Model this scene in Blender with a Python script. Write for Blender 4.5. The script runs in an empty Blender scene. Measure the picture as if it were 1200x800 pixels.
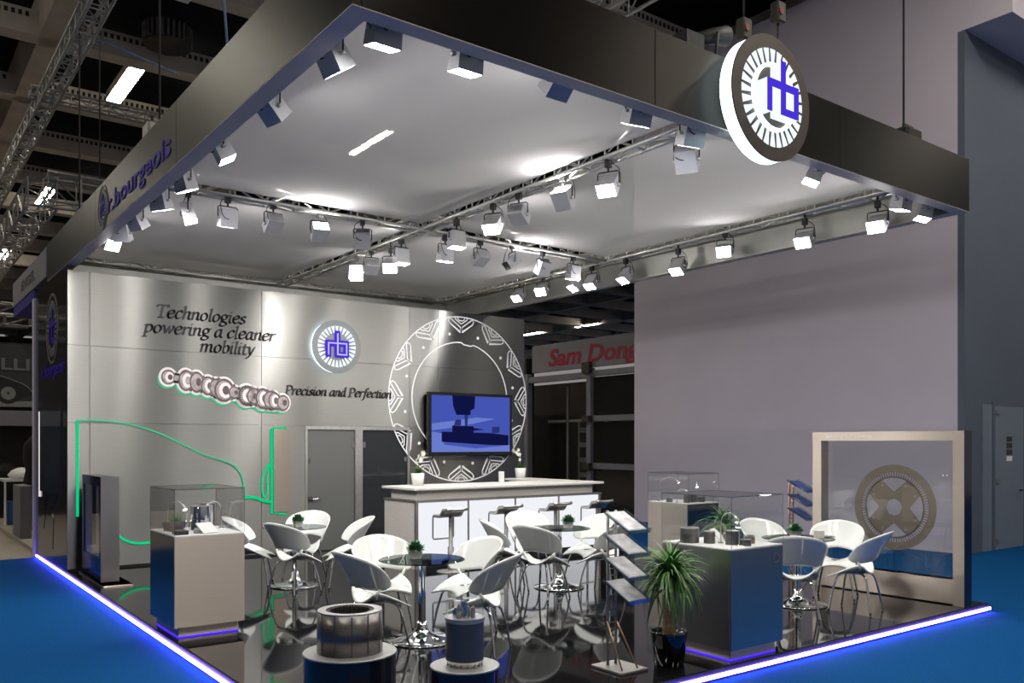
import bpy, math, random
from mathutils import Vector, Matrix
random.seed(7)
PI = math.pi
S = bpy.context.scene
COL = S.collection

# ------------------------------------------------------------------ camera, world, exposure
cam_d = bpy.data.cameras.new('camera'); cam = bpy.data.objects.new('camera', cam_d); COL.objects.link(cam)
cam.location = (0, 0, 1.83)
cam.rotation_euler = (PI/2, 0, -math.atan2(0.6, 0.8))
cam_d.sensor_fit = 'HORIZONTAL'; cam_d.sensor_width = 36.0
cam_d.lens = 1004.0/1200.0*36.0
cam_d.shift_y = 119.0/1200.0
cam_d.clip_start = 0.05; cam_d.clip_end = 300
S.camera = cam

W = bpy.data.worlds.new('hall_air'); S.world = W; W.use_nodes = True
W.node_tree.nodes['Background'].inputs['Color'].default_value = (0.92, 0.86, 0.84, 1)
W.node_tree.nodes['Background'].inputs['Strength'].default_value = 0.24

S.view_settings.view_transform = 'Standard'
S.view_settings.look = 'None'
S.view_settings.exposure = 0.14
S.view_settings.gamma = 1.0
S.view_settings.use_curve_mapping = False
S.cycles.sample_clamp_indirect = 5.0
S.cycles.transparent_max_bounces = 24
S.cycles.max_bounces = 10
S.cycles.caustics_reflective = False
S.cycles.caustics_refractive = False

FLOOD = 200.0       # radiance of the flood lamps
HALL = 80.0         # radiance of the hall's fluorescent tubes
LED = (8.5, 4.8, 36.0)

# ------------------------------------------------------------------ materials
MATS = {}
def mat(name, col, rough=0.5, metal=0.0, spec=0.5, grain=0.0, scale=40.0, stretch=None, bump=0.0, aniso=0.0, coat=0.0):
    m = bpy.data.materials.new(name); m.use_nodes = True
    nt = m.node_tree; b = nt.nodes['Principled BSDF']
    b.inputs['Roughness'].default_value = rough
    b.inputs['Metallic'].default_value = metal
    b.inputs['Specular IOR Level'].default_value = spec
    b.inputs['Coat Weight'].default_value = coat
    b.inputs['Base Color'].default_value = (*col, 1)
    if grain or bump:
        tc = nt.nodes.new('ShaderNodeTexCoord'); mp = nt.nodes.new('ShaderNodeMapping')
        if stretch: mp.inputs['Scale'].default_value = stretch
        nz = nt.nodes.new('ShaderNodeTexNoise'); nz.inputs['Scale'].default_value = scale
        nz.inputs['Detail'].default_value = 3
        nt.links.new(tc.outputs['Object'], mp.inputs['Vector'])
        nt.links.new(mp.outputs['Vector'], nz.inputs['Vector'])
        if grain:
            rp = nt.nodes.new('ShaderNodeValToRGB')
            rp.color_ramp.elements[0].position = 0.3; rp.color_ramp.elements[1].position = 0.7
            rp.color_ramp.elements[0].color = (*[c*(1-grain) for c in col], 1)
            rp.color_ramp.elements[1].color = (*[min(1, c*(1+grain)) for c in col], 1)
            nt.links.new(nz.outputs['Fac'], rp.inputs['Fac'])
            nt.links.new(rp.outputs['Color'], b.inputs['Base Color'])
        if bump:
            bp = nt.nodes.new('ShaderNodeBump'); bp.inputs['Strength'].default_value = bump
            bp.inputs['Distance'].default_value = 0.01
            nt.links.new(nz.outputs['Fac'], bp.inputs['Height'])
            nt.links.new(bp.outputs['Normal'], b.inputs['Normal'])
    if aniso:
        b.inputs['Anisotropic'].default_value = aniso
        cx = nt.nodes.new('ShaderNodeCombineXYZ'); cx.inputs[2].default_value = 1.0
        nt.links.new(cx.outputs[0], b.inputs['Tangent'])
    MATS[name] = m
    return m
def emit(name, col, strength):
    m = bpy.data.materials.new(name); m.use_nodes = True
    nt = m.node_tree; nt.nodes.remove(nt.nodes['Principled BSDF'])
    e = nt.nodes.new('ShaderNodeEmission'); e.inputs['Color'].default_value = (*col, 1); e.inputs['Strength'].default_value = strength
    nt.links.new(e.outputs[0], nt.nodes['Material Output'].inputs['Surface'])
    MATS[name] = m
    return m
def glass(name, tint, refl=1.0, rough=0.0):
    m = bpy.data.materials.new(name); m.use_nodes = True
    nt = m.node_tree; nt.nodes.remove(nt.nodes['Principled BSDF'])
    t = nt.nodes.new('ShaderNodeBsdfTransparent'); t.inputs[0].default_value = (*tint, 1)
    g = nt.nodes.new('ShaderNodeBsdfGlossy'); g.inputs['Roughness'].default_value = rough
    lw = nt.nodes.new('ShaderNodeLayerWeight'); lw.inputs['Blend'].default_value = 0.5
    pw = nt.nodes.new('ShaderNodeMath'); pw.operation = 'POWER'; pw.inputs[1].default_value = 4.0
    nt.links.new(lw.outputs['Facing'], pw.inputs[0])
    f = nt.nodes.new('ShaderNodeMath'); f.operation = 'MULTIPLY_ADD'; f.inputs[1].default_value = 0.9; f.inputs[2].default_value = 0.04
    nt.links.new(pw.outputs[0], f.inputs[0])
    ml = nt.nodes.new('ShaderNodeMath'); ml.operation = 'MULTIPLY'; ml.inputs[1].default_value = refl
    mx = nt.nodes.new('ShaderNodeMixShader')
    nt.links.new(f.outputs[0], ml.inputs[0]); nt.links.new(ml.outputs[0], mx.inputs[0])
    nt.links.new(t.outputs[0], mx.inputs[1]); nt.links.new(g.outputs[0], mx.inputs[2])
    nt.links.new(mx.outputs[0], nt.nodes['Material Output'].inputs['Surface'])
    MATS[name] = m
    return m

M_carpet = mat('blue_carpet', (0.0, 0.062, 0.205), 0.95, spec=0.1, grain=0.25, scale=60, bump=0.15)
M_black_floor = mat('black_gloss_floor', (0.006, 0.006, 0.007), 0.045, spec=0.75, grain=0.2, scale=3)
M_edge = mat('dark_edge_trim', (0.03, 0.03, 0.04), 0.35)
M_steel = mat('brushed_steel', (0.268, 0.265, 0.255), 0.36, 1.0, grain=0.05, scale=6, stretch=(0.6, 0.6, 60), aniso=0.98)
M_steel_plinth = mat('brushed_steel_plinth', (0.76, 0.66, 0.57), 0.36, 1.0, grain=0.05, scale=6, stretch=(0.6, 0.6, 60), aniso=0.975)
M_bronze = mat('dark_brushed_fascia', (0.021, 0.018, 0.0165), 0.42, 1.0, 0.2, grain=0.06, scale=6, stretch=(0.6, 0.6, 60), aniso=0.85)
M_lip = mat('pale_fascia_lip', (0.46, 0.41, 0.36), 0.5, 0.0, grain=0.04, scale=8)
M_inner = mat('fascia_inner_face', (0.36, 0.36, 0.34), 0.4, 0.7, grain=0.1, scale=2)
M_hallwall = mat('white_hall_wall', (0.58, 0.53, 0.62), 0.9, spec=0.2, grain=0.03, scale=0.8)
M_shadewall = mat('shaded_hall_wall', (0.105, 0.125, 0.165), 0.9, spec=0.2, grain=0.04, scale=0.8)  # white hall wall's less lit face, shade put into the colour
M_shadedoor = mat('shaded_white_door', (0.16, 0.195, 0.25), 0.6, grain=0.03, scale=4)  # white door leaf, darkened in colour along with the shaded wall
M_beam = mat('ceiling_beam_concrete', (0.52, 0.46, 0.40), 0.9, spec=0.1, grain=0.12, scale=1.5)
M_dark = mat('black_recess', (0.012, 0.012, 0.014), 0.9, spec=0.1, grain=0.3, scale=2)
M_slot = mat('slot_shadow_black', (0.02, 0.02, 0.02), 0.9, grain=0.2)
M_alu = mat('truss_aluminium', (0.55, 0.54, 0.52), 0.38, 0.9, grain=0.08, scale=20)
M_darkalu = mat('dull_truss_aluminium', (0.30, 0.29, 0.28), 0.5, 0.8, grain=0.1, scale=20)
M_chrome = mat('chrome', (0.72, 0.72, 0.74), 0.06, 1.0, grain=0.02, scale=5)
M_shell = mat('white_gloss_shell', (0.80, 0.82, 0.80), 0.12, spec=0.5, grain=0.01, scale=4, coat=0.3)
M_lampbody = mat('lamp_housing_grey', (0.42, 0.42, 0.45), 0.45, 0.3, grain=0.04, scale=15)
M_blackmetal = mat('black_metal', (0.012, 0.012, 0.013), 0.6, 0.0, grain=0.2, scale=20)
M_bar_wood = mat('pale_ash_laminate', (0.74, 0.70, 0.66), 0.45, grain=0.05, scale=5, stretch=(1.0, 1.0, 14))
M_bar_top = mat('pale_bar_top', (0.78, 0.76, 0.72), 0.3, grain=0.03, scale=6)
M_white = mat('white_plastic', (0.8, 0.8, 0.79), 0.4, grain=0.02)
M_ceramic = mat('white_ceramic', (0.78, 0.78, 0.76), 0.25, grain=0.02, coat=0.3)
M_blackpot = mat('black_gloss_pot', (0.006, 0.006, 0.009), 0.08, grain=0.2, coat=0.5)
M_soil = mat('dark_soil', (0.03, 0.022, 0.015), 0.95, grain=0.4, scale=80)
M_leaf = mat('palm_leaf', (0.075, 0.19, 0.04), 0.4, grain=0.4, scale=6)
M_leaf2 = mat('succulent_leaf', (0.10, 0.24, 0.13), 0.5, grain=0.3, scale=20)
M_trunk = mat('tan_trunk', (0.36, 0.23, 0.12), 0.85, grain=0.35, scale=12, stretch=(1, 1, 4), bump=0.5)
M_petal = mat('orchid_petal', (0.85, 0.82, 0.72), 0.5, grain=0.03)
M_letter = mat('charcoal_lettering', (0.035, 0.035, 0.038), 0.5, grain=0.1)
M_logo_face = mat('sign_face_bronze', (0.10, 0.08, 0.07), 0.5, 0.4, grain=0.05, scale=6)
M_logo_grey = mat('sign_face_grey', (0.15, 0.16, 0.165), 0.5, 0.2, grain=0.04, scale=6)
M_bluetext = mat('blue_lettering', (0.035, 0.014, 0.36), 0.6, 0.0, 0.2, grain=0.03)
M_line = mat('white_vinyl_line', (0.85, 0.87, 0.88), 0.6, grain=0.02)
M_whitecut = mat('white_cutout_plate', (0.78, 0.72, 0.72), 0.5, grain=0.02)
M_greyprint = mat('printed_steel_grey', (0.34, 0.29, 0.29), 0.5, grain=0.35, scale=18)
M_greydark = mat('printed_dark_grey', (0.09, 0.07, 0.075), 0.5, grain=0.3, scale=18)
M_stator = mat('laminated_steel', (0.15, 0.14, 0.138), 0.30, 0.75, grain=0.12, scale=5, stretch=(0.3, 0.3, 150))
M_statortop = mat('machined_steel_top', (0.38, 0.38, 0.38), 0.45, 0.85, grain=0.05, scale=10)
M_pedtop = mat('satin_pedestal_top', (0.34, 0.335, 0.33), 0.45, 0.7, grain=0.03, scale=10)
M_pedside = mat('navy_black_pedestal', (0.008, 0.009, 0.02), 0.12, grain=0.1)
M_copper = mat('copper_brown', (0.45, 0.27, 0.17), 0.35, 0.9, grain=0.1)
M_copper_plate = mat('brown_brushed_plate', (0.30, 0.25, 0.22), 0.43, 1.0, grain=0.05, scale=6, stretch=(0.6, 0.6, 60), aniso=0.92)
M_disc = mat('bronze_lamination', (0.27, 0.225, 0.18), 0.5, 0.5, grain=0.08, scale=3)
M_navy = mat('navy_and_painted_reflection', (0.02, 0.03, 0.06), 0.12, 0.4, grain=0.1)  # own navy of some parts; on steel plinths it paints dark reflections
M_mirror = mat('polished_dark_steel', (0.42, 0.41, 0.41), 0.28, 1.0, grain=0.04, scale=5)
M_darkpanel = mat('black_glass_wall', (0.022, 0.02, 0.02), 0.12, grain=0.1)
M_brochure = mat('printed_brochure', (0.40, 0.40, 0.42), 0.3, grain=0.45, scale=9)
M_tintbrochure = mat('carpet_lit_brochure', (0.03, 0.06, 0.22), 0.4, grain=0.15, scale=8)  # blue paints the carpet's light on the tray undersides
M_tvframe = mat('tv_bezel', (0.01, 0.01, 0.011), 0.15)
M_greybooth = mat('neighbour_grey_panel', (0.17, 0.165, 0.19), 0.7, grain=0.05, scale=3)
M_redtext = mat('red_lettering', (0.25, 0.006, 0.03), 0.5, grain=0.05)
M_violet = mat('dark_violet_panel', (0.03, 0.02, 0.22), 0.5, grain=0.05)
M_boothfloor = mat('grey_booth_floor', (0.36, 0.32, 0.27), 0.6, grain=0.1, scale=3)
M_bluepanel = mat('blue_panel', (0.02, 0.10, 0.25), 0.5, grain=0.05)
M_blackcloth = mat('black_cloth', (0.006, 0.006, 0.006), 0.95, grain=0.3)
M_chain = mat('dark_chain', (0.06, 0.05, 0.045), 0.6, 0.5, grain=0.2)
M_rope = mat('blue_rope', (0.12, 0.2, 0.36), 0.7, grain=0.2)
M_red = mat('red_plastic', (0.2, 0.01, 0.01), 0.4, grain=0.1)

G_clear = glass('clear_glass', (0.982, 0.988, 0.985))
G_smoke = glass('smoked_glass', (0.36, 0.42, 0.40), 0.55)
def film_glass(name, clear, film, share, rough):              # glass with a grey film: part see-through, part lit surface
    m = bpy.data.materials.new(name); m.use_nodes = True
    nt = m.node_tree; b = nt.nodes['Principled BSDF']
    b.inputs['Base Color'].default_value = (*film, 1); b.inputs['Roughness'].default_value = rough; b.inputs['Specular IOR Level'].default_value = 0.8
    t = nt.nodes.new('ShaderNodeBsdfTransparent'); t.inputs[0].default_value = (*clear, 1)
    mx = nt.nodes.new('ShaderNodeMixShader'); mx.inputs[0].default_value = share
    nt.links.new(t.outputs[0], mx.inputs[1]); nt.links.new(b.outputs[0], mx.inputs[2])
    nt.links.new(mx.outputs[0], nt.nodes['Material Output'].inputs['Surface'])
    return m
G_door = film_glass('dark_door_glass', (0.5, 0.52, 0.53), (0.04, 0.045, 0.05), 0.6, 0.06)
G_frost = film_glass('frosted_door_glass', (0.5, 0.52, 0.52), (0.16, 0.165, 0.162), 0.8, 0.25)
G_acryl = glass('acrylic', (0.80, 0.84, 0.85), 1.4, 0.03)

E_flood = emit('flood_lamp_light', (1.0, 0.965, 0.93), FLOOD)
E_tube = emit('fluorescent_light', (1.0, 0.93, 0.78), HALL)
E_led = emit('led_strip_light', (LED[0]/LED[2], LED[1]/LED[2], 1.0), LED[2])
E_ledblue = emit('blue_plinth_light', (0.06, 0.02, 1.0), 1.6)
E_green = emit('green_light_line', (0.0, 0.62, 0.22), 0.9)
E_greendim = emit('dim_green_light', (0.10, 0.62, 0.33), 0.75)
E_bar = emit('backlit_bar_panel', (0.93, 0.95, 1.0), 0.85)
E_sign = emit('sign_white_light', (0.74, 0.93, 1.0), 3.2)
E_seg = emit('sign_slot_light', (0.86, 0.95, 1.0), 1.0)
E_blue = emit('sign_blue_light', (0.06, 0.03, 0.62), 1.0)
E_lilac = emit('sign_lilac_light', (0.55, 0.50, 1.0), 1.0)
E_spot = emit('gooseneck_lamp_light', (1.0, 0.93, 0.85), 25.0)
E_tv0 = emit('tv_blue', (0.055, 0.085, 0.42), 0.95)
E_tv1 = emit('tv_pale_blue', (0.13, 0.18, 0.55), 1.0)
E_tv2 = emit('tv_navy', (0.004, 0.006, 0.05), 1.0)
E_tv3 = emit('tv_mid_navy', (0.02, 0.03, 0.15), 1.0)

# canopy gauze: see-through stretched fabric
def gauze():
    m = bpy.data.materials.new('canopy_gauze'); m.use_nodes = True
    nt = m.node_tree; nt.nodes.remove(nt.nodes['Principled BSDF'])
    t = nt.nodes.new('ShaderNodeBsdfTransparent'); t.inputs[0].default_value = (1, 1, 1, 1)
    d = nt.nodes.new('ShaderNodeBsdfDiffuse'); d.inputs[0].default_value = (0.95, 0.93, 0.96, 1)
    l = nt.nodes.new('ShaderNodeBsdfTranslucent'); l.inputs[0].default_value = (0.95, 0.95, 0.97, 1)
    a = nt.nodes.new('ShaderNodeMixShader'); a.inputs[0].default_value = 0.42
    mx = nt.nodes.new('ShaderNodeMixShader')
    tc = nt.nodes.new('ShaderNodeTexCoord'); nz = nt.nodes.new('ShaderNodeTexNoise'); nz.inputs['Scale'].default_value = 0.8
    mr = nt.nodes.new('ShaderNodeMapRange'); mr.inputs['To Min'].default_value = 0.58; mr.inputs['To Max'].default_value = 0.64
    nt.links.new(tc.outputs['Object'], nz.inputs['Vector']); nt.links.new(nz.outputs['Fac'], mr.inputs['Value'])
    nt.links.new(mr.outputs[0], mx.inputs[0])
    nt.links.new(d.outputs[0], a.inputs[1]); nt.links.new(l.outputs[0], a.inputs[2])
    nt.links.new(t.outputs[0], mx.inputs[1]); nt.links.new(a.outputs[0], mx.inputs[2])
    nt.links.new(mx.outputs[0], nt.nodes['Material Output'].inputs['Surface'])
    return m
M_gauze = gauze()

# ------------------------------------------------------------------ mesh helpers
class MB:
    def __init__(self): self.v = []; self.f = []; self.sm = []
    def add(self, vs, fs, smooth=False):
        o = len(self.v); self.v += [tuple(p) for p in vs]
        for f in fs: self.f.append(tuple(i+o for i in f)); self.sm.append(smooth)
        return self
    def box(self, x0, y0, z0, x1, y1, z1):
        vs = [(x0,y0,z0),(x1,y0,z0),(x1,y1,z0),(x0,y1,z0),(x0,y0,z1),(x1,y0,z1),(x1,y1,z1),(x0,y1,z1)]
        return self.add(vs, [(0,3,2,1),(4,5,6,7),(0,1,5,4),(1,2,6,5),(2,3,7,6),(3,0,4,7)])
    def bbox(self, x0, y0, z0, x1, y1, z1, b=0.005):          # box with chamfered vertical and horizontal edges
        import bmesh
        bm = bmesh.new(); bmesh.ops.create_cube(bm, size=1)
        for v in bm.verts: v.co = Vector(((x0+x1)/2+v.co.x*(x1-x0), (y0+y1)/2+v.co.y*(y1-y0), (z0+z1)/2+v.co.z*(z1-z0)))
        bmesh.ops.bevel(bm, geom=bm.edges[:], offset=b, segments=1, affect='EDGES')
        bm.verts.index_update()
        self.add([v.co for v in bm.verts], [[v.index for v in f.verts] for f in bm.faces]); bm.free(); return self
    def obox(self, c, ax, ay, az, sx, sy, sz):
        c, ax, ay, az = Vector(c), Vector(ax), Vector(ay), Vector(az)
        vs = []
        for k in (-.5, .5):
            for (i, j) in ((-.5,-.5),(.5,-.5),(.5,.5),(-.5,.5)):
                vs.append(c + ax*i*sx + ay*j*sy + az*k*sz)
        return self.add(vs, [(0,3,2,1),(4,5,6,7),(0,1,5,4),(1,2,6,5),(2,3,7,6),(3,0,4,7)])
    def tube(self, pts, r, n=8, closed=False):
        pts = [Vector(p) for p in pts]; m = len(pts); rs = r if isinstance(r, (list, tuple)) else [r]*m
        vs, fs = [], []; up = None
        for i, p in enumerate(pts):
            if closed: t = pts[(i+1) % m]-pts[i-1]
            else: t = pts[min(i+1, m-1)]-pts[max(i-1, 0)]
            t.normalize()
            if up is None: up = Vector((0,0,1)) if abs(t.z) < .9 else Vector((1,0,0))
            a = t.cross(up)
            if a.length < 1e-5: a = t.cross(Vector((0,1,0)))
            a.normalize(); b = a.cross(t).normalized(); up = b
            for k in range(n):
                w = 2*PI*k/n; vs.append(p + (a*math.cos(w)+b*math.sin(w))*rs[i])
        for i in range(m if closed else m-1):
            j = (i+1) % m
            for k in range(n):
                q = (k+1) % n; fs.append((i*n+k, i*n+q, j*n+q, j*n+k))
        self.add(vs, fs, n > 4)
        if not closed:
            o = len(self.v)-len(vs)
            self.f.append(tuple(o+k for k in range(n))[::-1]); self.sm.append(False)
            self.f.append(tuple(o+(m-1)*n+k for k in range(n))); self.sm.append(False)
        return self
    def lathe(self, prof, c=(0,0,0), n=32, smooth=True):
        vs, fs = [], []
        for (r, z) in prof:
            for k in range(n):
                w = 2*PI*k/n; vs.append((c[0]+r*math.cos(w), c[1]+r*math.sin(w), c[2]+z))
        for i in range(len(prof)-1):
            for k in range(n):
                q = (k+1) % n; fs.append((i*n+k, i*n+q, (i+1)*n+q, (i+1)*n+k))
        self.add(vs, fs, smooth); return self
    def prism(self, poly, o, ex, ey, t):                      # polygon in the (ex, ey) frame at o, extruded t along ex x ey
        o, ex, ey = Vector(o), Vector(ex), Vector(ey); nrm = ex.cross(ey)
        n = len(poly); vs = [o+ex*x+ey*y for x, y in poly] + [o+ex*x+ey*y+nrm*t for x, y in poly]
        fs = [tuple(range(n))[::-1], tuple(range(n, 2*n))] + [(i, (i+1) % n, (i+1) % n+n, i+n) for i in range(n)]
        return self.add(vs, fs)
    def ring(self, outer, inner, o, ex, ey, t):               # plate between two closed outlines of the same length
        o, ex, ey = Vector(o), Vector(ex), Vector(ey); nrm = ex.cross(ey); n = len(outer)
        P = lambda q, h: o+ex*q[0]+ey*q[1]+nrm*h
        vs = [P(q, 0) for q in outer]+[P(q, 0) for q in inner]+[P(q, t) for q in outer]+[P(q, t) for q in inner]
        fs = []
        for i in range(n):
            j = (i+1) % n
            fs += [(i, n+i, n+j, j), (2*n+i, 2*n+j, 3*n+j, 3*n+i), (i, j, 2*n+j, 2*n+i), (n+j, n+i, 3*n+i, 3*n+j)]
        return self.add(vs, fs)
    def strip(self, pts, w, o, ex, ey, t, closed=False):      # flat line of width w along 2-D points
        pts = [Vector(p) for p in pts]; m = len(pts); L, R = [], []
        for i in range(m):
            a = pts[i-1] if (i > 0 or closed) else pts[i]
            b = pts[(i+1) % m] if (i < m-1 or closed) else pts[i]
            d = (b-a); d.normalize(); nn = Vector((-d.y, d.x))
            k = 1.0
            if (0 < i < m-1) or closed:
                d1 = (pts[i]-a).normalized(); k = 1/max(.5, abs(d1.dot(d)))
            L.append(pts[i]+nn*w/2*k); R.append(pts[i]-nn*w/2*k)
        if closed: return self.ring(L, R, o, ex, ey, t)
        return self.prism(L+R[::-1], o, ex, ey, t) if m == 2 else self._ribbon(L, R, o, ex, ey, t)
    def _ribbon(self, L, R, o, ex, ey, t):
        for i in range(len(L)-1): self.prism([L[i], L[i+1], R[i+1], R[i]], o, ex, ey, t)
        return self
    def grid(self, fn, nu, nv, th):                           # closed shell around a parametric sheet
        P = [[Vector(fn(i/nu, j/nv)) for j in range(nv+1)] for i in range(nu+1)]
        N = []
        for i in range(nu+1):
            row = []
            for j in range(nv+1):
                du = P[min(i+1, nu)][j]-P[max(i-1, 0)][j]; dv = P[i][min(j+1, nv)]-P[i][max(j-1, 0)]
                q = du.cross(dv)
                row.append(q.normalized() if q.length > 1e-9 else Vector((0,0,1)))
            N.append(row)
        k = nv+1; vs = [P[i][j]+N[i][j]*th/2 for i in range(nu+1) for j in range(k)]
        vs += [P[i][j]-N[i][j]*th/2 for i in range(nu+1) for j in range(k)]
        T = (nu+1)*k; fs = []
        for i in range(nu):
            for j in range(nv):
                a, b, c, d = i*k+j, (i+1)*k+j, (i+1)*k+j+1, i*k+j+1
                fs += [(a, b, c, d), (T+d, T+c, T+b, T+a)]
        for i in range(nu):
            fs += [(i*k, T+i*k, T+(i+1)*k, (i+1)*k), (i*k+nv, (i+1)*k+nv, T+(i+1)*k+nv, T+i*k+nv)]
        for j in range(nv):
            fs += [(j, j+1, T+j+1, T+j), (nu*k+j, T+nu*k+j, T+nu*k+j+1, nu*k+j+1)]
        return self.add(vs, fs, True)

def wloc(o):
    p = Vector((0, 0, 0))
    while o is not None: p += o.location; o = o.parent
    return p
def link(name, mb, m, parent=None, kind=None):                # world-coordinate mesh under an unrotated parent
    me = bpy.data.meshes.new(name)
    off = wloc(parent) if parent else Vector((0, 0, 0))
    me.from_pydata([(p[0]-off.x, p[1]-off.y, p[2]-off.z) for p in mb.v], [], mb.f)
    me.polygons.foreach_set('use_smooth', mb.sm); me.materials.append(m); me.update()
    o = bpy.data.objects.new(name, me); COL.objects.link(o)
    if parent: o.parent = parent
    if kind: o['kind'] = kind
    return o
def inst(o, parent, loc=None, rot=None, name=None):           # another object on the same mesh
    c = o.copy(); COL.objects.link(c); c.parent = parent
    if loc is not None: c.location = loc
    if rot is not None: c.rotation_euler = rot
    return c
def tag(o, label, cat, group=None, kind=None):
    o['label'] = label; o['category'] = cat
    if group: o['group'] = group
    if kind: o['kind'] = kind
    return o
def thing(name, label, cat, loc=(0,0,0), group=None):
    o = bpy.data.objects.new(name, None); o.empty_display_size = 0.1; COL.objects.link(o); o.location = loc
    return tag(o, label, cat, group)
def single(name, mb, m, label, cat, group=None):
    return tag(link(name, mb, m), label, cat, group)
def struct(name, mb, m): return link(name, mb, m, None, 'structure')
def copy_tree(o, parent=None):
    c = o.copy(); COL.objects.link(c); c.parent = parent
    for ch in list(o.children): copy_tree(ch, c)
    return c
def circ(r, n=48, cx=0, cy=0, a0=0, ry=None):
    ry = r if ry is None else ry
    return [(cx+r*math.cos(a0+2*PI*k/n), cy+ry*math.sin(a0+2*PI*k/n)) for k in range(n)]
def disc_plate(mb, r, o, ex, ey, t, n=64, ry=None):
    return mb.prism(circ(r, n, ry=ry), o, ex, ey, t)

# lettering: sans from the built-in font
def text_mb(s, size, width, o, ex, ey, t, shear=0.0, fat=0.0):
    cu = bpy.data.curves.new('lettering', 'FONT'); cu.body = s; cu.size = 1.0; cu.shear = shear; cu.offset = fat; cu.resolution_u = 3
    ob = bpy.data.objects.new('lettering', cu); COL.objects.link(ob)
    bpy.context.view_layer.update()
    me = bpy.data.meshes.new_from_object(ob.evaluated_get(bpy.context.evaluated_depsgraph_get()))
    bpy.data.objects.remove(ob); bpy.data.curves.remove(cu)
    o, ex, ey = Vector(o), Vector(ex), Vector(ey); nn = ex.cross(ey)
    xs = [v.co.x for v in me.vertices]; x0, x1 = min(xs), max(xs); kx = width/(x1-x0)
    mb = MB(); n = len(me.vertices)
    P = [o+ex*((v.co.x-x0)*kx)+ey*(v.co.y*size) for v in me.vertices]
    from collections import Counter
    fs = [tuple(p.vertices) for p in me.polygons]
    cnt = Counter()
    for f in fs:
        for i in range(len(f)): cnt[(f[i], f[(i+1) % len(f)])] += 1
    side = [(a, b, b+n, a+n) for (a, b) in cnt if (b, a) not in cnt]
    mb.add(P+[p+nn*t for p in P], [tuple(i+n for i in f) for f in fs]+side)
    bpy.data.meshes.remove(me)
    return mb
# lettering: broad-nib italic drawn stroke by stroke
GL = {
 'T': (.56, [[(.02,.58),(.02,.68),(.55,.70),(.55,.6)], [(.28,.68),(.28,0)], [(.16,0),(.42,0)]]),
 'e': (.39, [[(.05,.22),(.32,.29),(.30,.43),(.18,.45),(.06,.33),(.05,.15),(.14,.01),(.26,.02),(.35,.1)]]),
 'c': (.37, [[(.33,.36),(.28,.45),(.16,.43),(.05,.25),(.08,.06),(.18,0),(.33,.09)]]),
 'h': (.44, [[(.0,.69),(.08,.72)], [(.08,.72),(.08,0)], [(.08,.26),(.2,.43),(.31,.42),(.33,.3),(.32,.06),(.42,.02)]]),
 'n': (.45, [[(.0,.4),(.08,.45)], [(.08,.45),(.08,0)], [(.08,.26),(.2,.43),(.31,.42),(.33,.3),(.32,.06),(.42,.02)]]),
 'm': (.69, [[(.0,.4),(.08,.45)], [(.08,.45),(.08,0)], [(.08,.26),(.19,.43),(.29,.42),(.31,.3),(.31,0)], [(.31,.26),(.43,.43),(.53,.42),(.55,.3),(.55,.06),(.64,.02)]]),
 'o': (.42, [[(.2,.45),(.07,.34),(.06,.1),(.19,0),(.33,.12),(.34,.34),(.2,.45)]]),
 'l': (.21, [[(.02,.69),(.09,.72)], [(.09,.72),(.09,.06),(.18,.0)]]),
 'g': (.42, [[(.3,.42),(.15,.45),(.05,.31),(.08,.18),(.2,.15),(.32,.27),(.3,.42)], [(.3,.42),(.41,.45)], [(.12,.16),(.09,.06),(.3,.0),(.36,-.1),(.22,-.22),(.05,-.18),(.04,-.07),(.14,.02)]]),
 'i': (.21, [[(.0,.4),(.08,.45)], [(.08,.45),(.08,.06),(.17,.0)], [(.08,.62),(.1,.64)]]),
 's': (.34, [[(.29,.38),(.2,.45),(.08,.38),(.12,.27),(.26,.18),(.27,.06),(.14,0),(.02,.07)]]),
 'p': (.42, [[(.0,.4),(.08,.45)], [(.08,.45),(.08,-.24)], [(.0,-.24),(.18,-.24)], [(.08,.3),(.2,.45),(.33,.36),(.34,.14),(.2,0),(.08,.08)]]),
 'w': (.58, [[(.0,.45),(.08,.38),(.17,.02)], [(.17,.02),(.31,.42)], [(.31,.42),(.38,.02)], [(.38,.02),(.52,.34),(.48,.45)]]),
 'r': (.31, [[(.0,.4),(.08,.45)], [(.08,.45),(.08,0)], [(.08,.26),(.2,.43),(.3,.42)]]),
 'a': (.44, [[(.32,.42),(.18,.45),(.05,.26),(.07,.06),(.17,.0),(.31,.18)], [(.32,.45),(.32,.08),(.42,.0)]]),
 'b': (.42, [[(.02,.69),(.08,.72)], [(.08,.72),(.08,.05)], [(.08,.28),(.2,.45),(.33,.36),(.34,.14),(.2,0),(.08,.06)]]),
 't': (.29, [[(.12,.58),(.1,.1),(.17,0),(.28,.04)], [(.0,.43),(.26,.43)]]),
 'y': (.40, [[(.0,.42),(.08,.43),(.15,.1),(.22,.02)], [(.36,.45),(.24,.05),(.1,-.2),(.0,-.22)]]),
 'P': (.50, [[(.1,.68),(.1,0)], [(.0,0),(.22,0)], [(.02,.68),(.25,.7),(.44,.58),(.42,.4),(.25,.32),(.1,.34)]]),
 'd': (.44, [[(.32,.42),(.18,.45),(.05,.26),(.07,.06),(.17,.0),(.31,.18)], [(.26,.7),(.33,.72)], [(.33,.72),(.33,.08),(.43,0)]]),
 'f': (.30, [[(.36,.68),(.26,.73),(.17,.6),(.14,.2),(.08,-.18),(-.04,-.22)], [(.04,.43),(.3,.43)]]),
 ' ': (.22, []),
}
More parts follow.
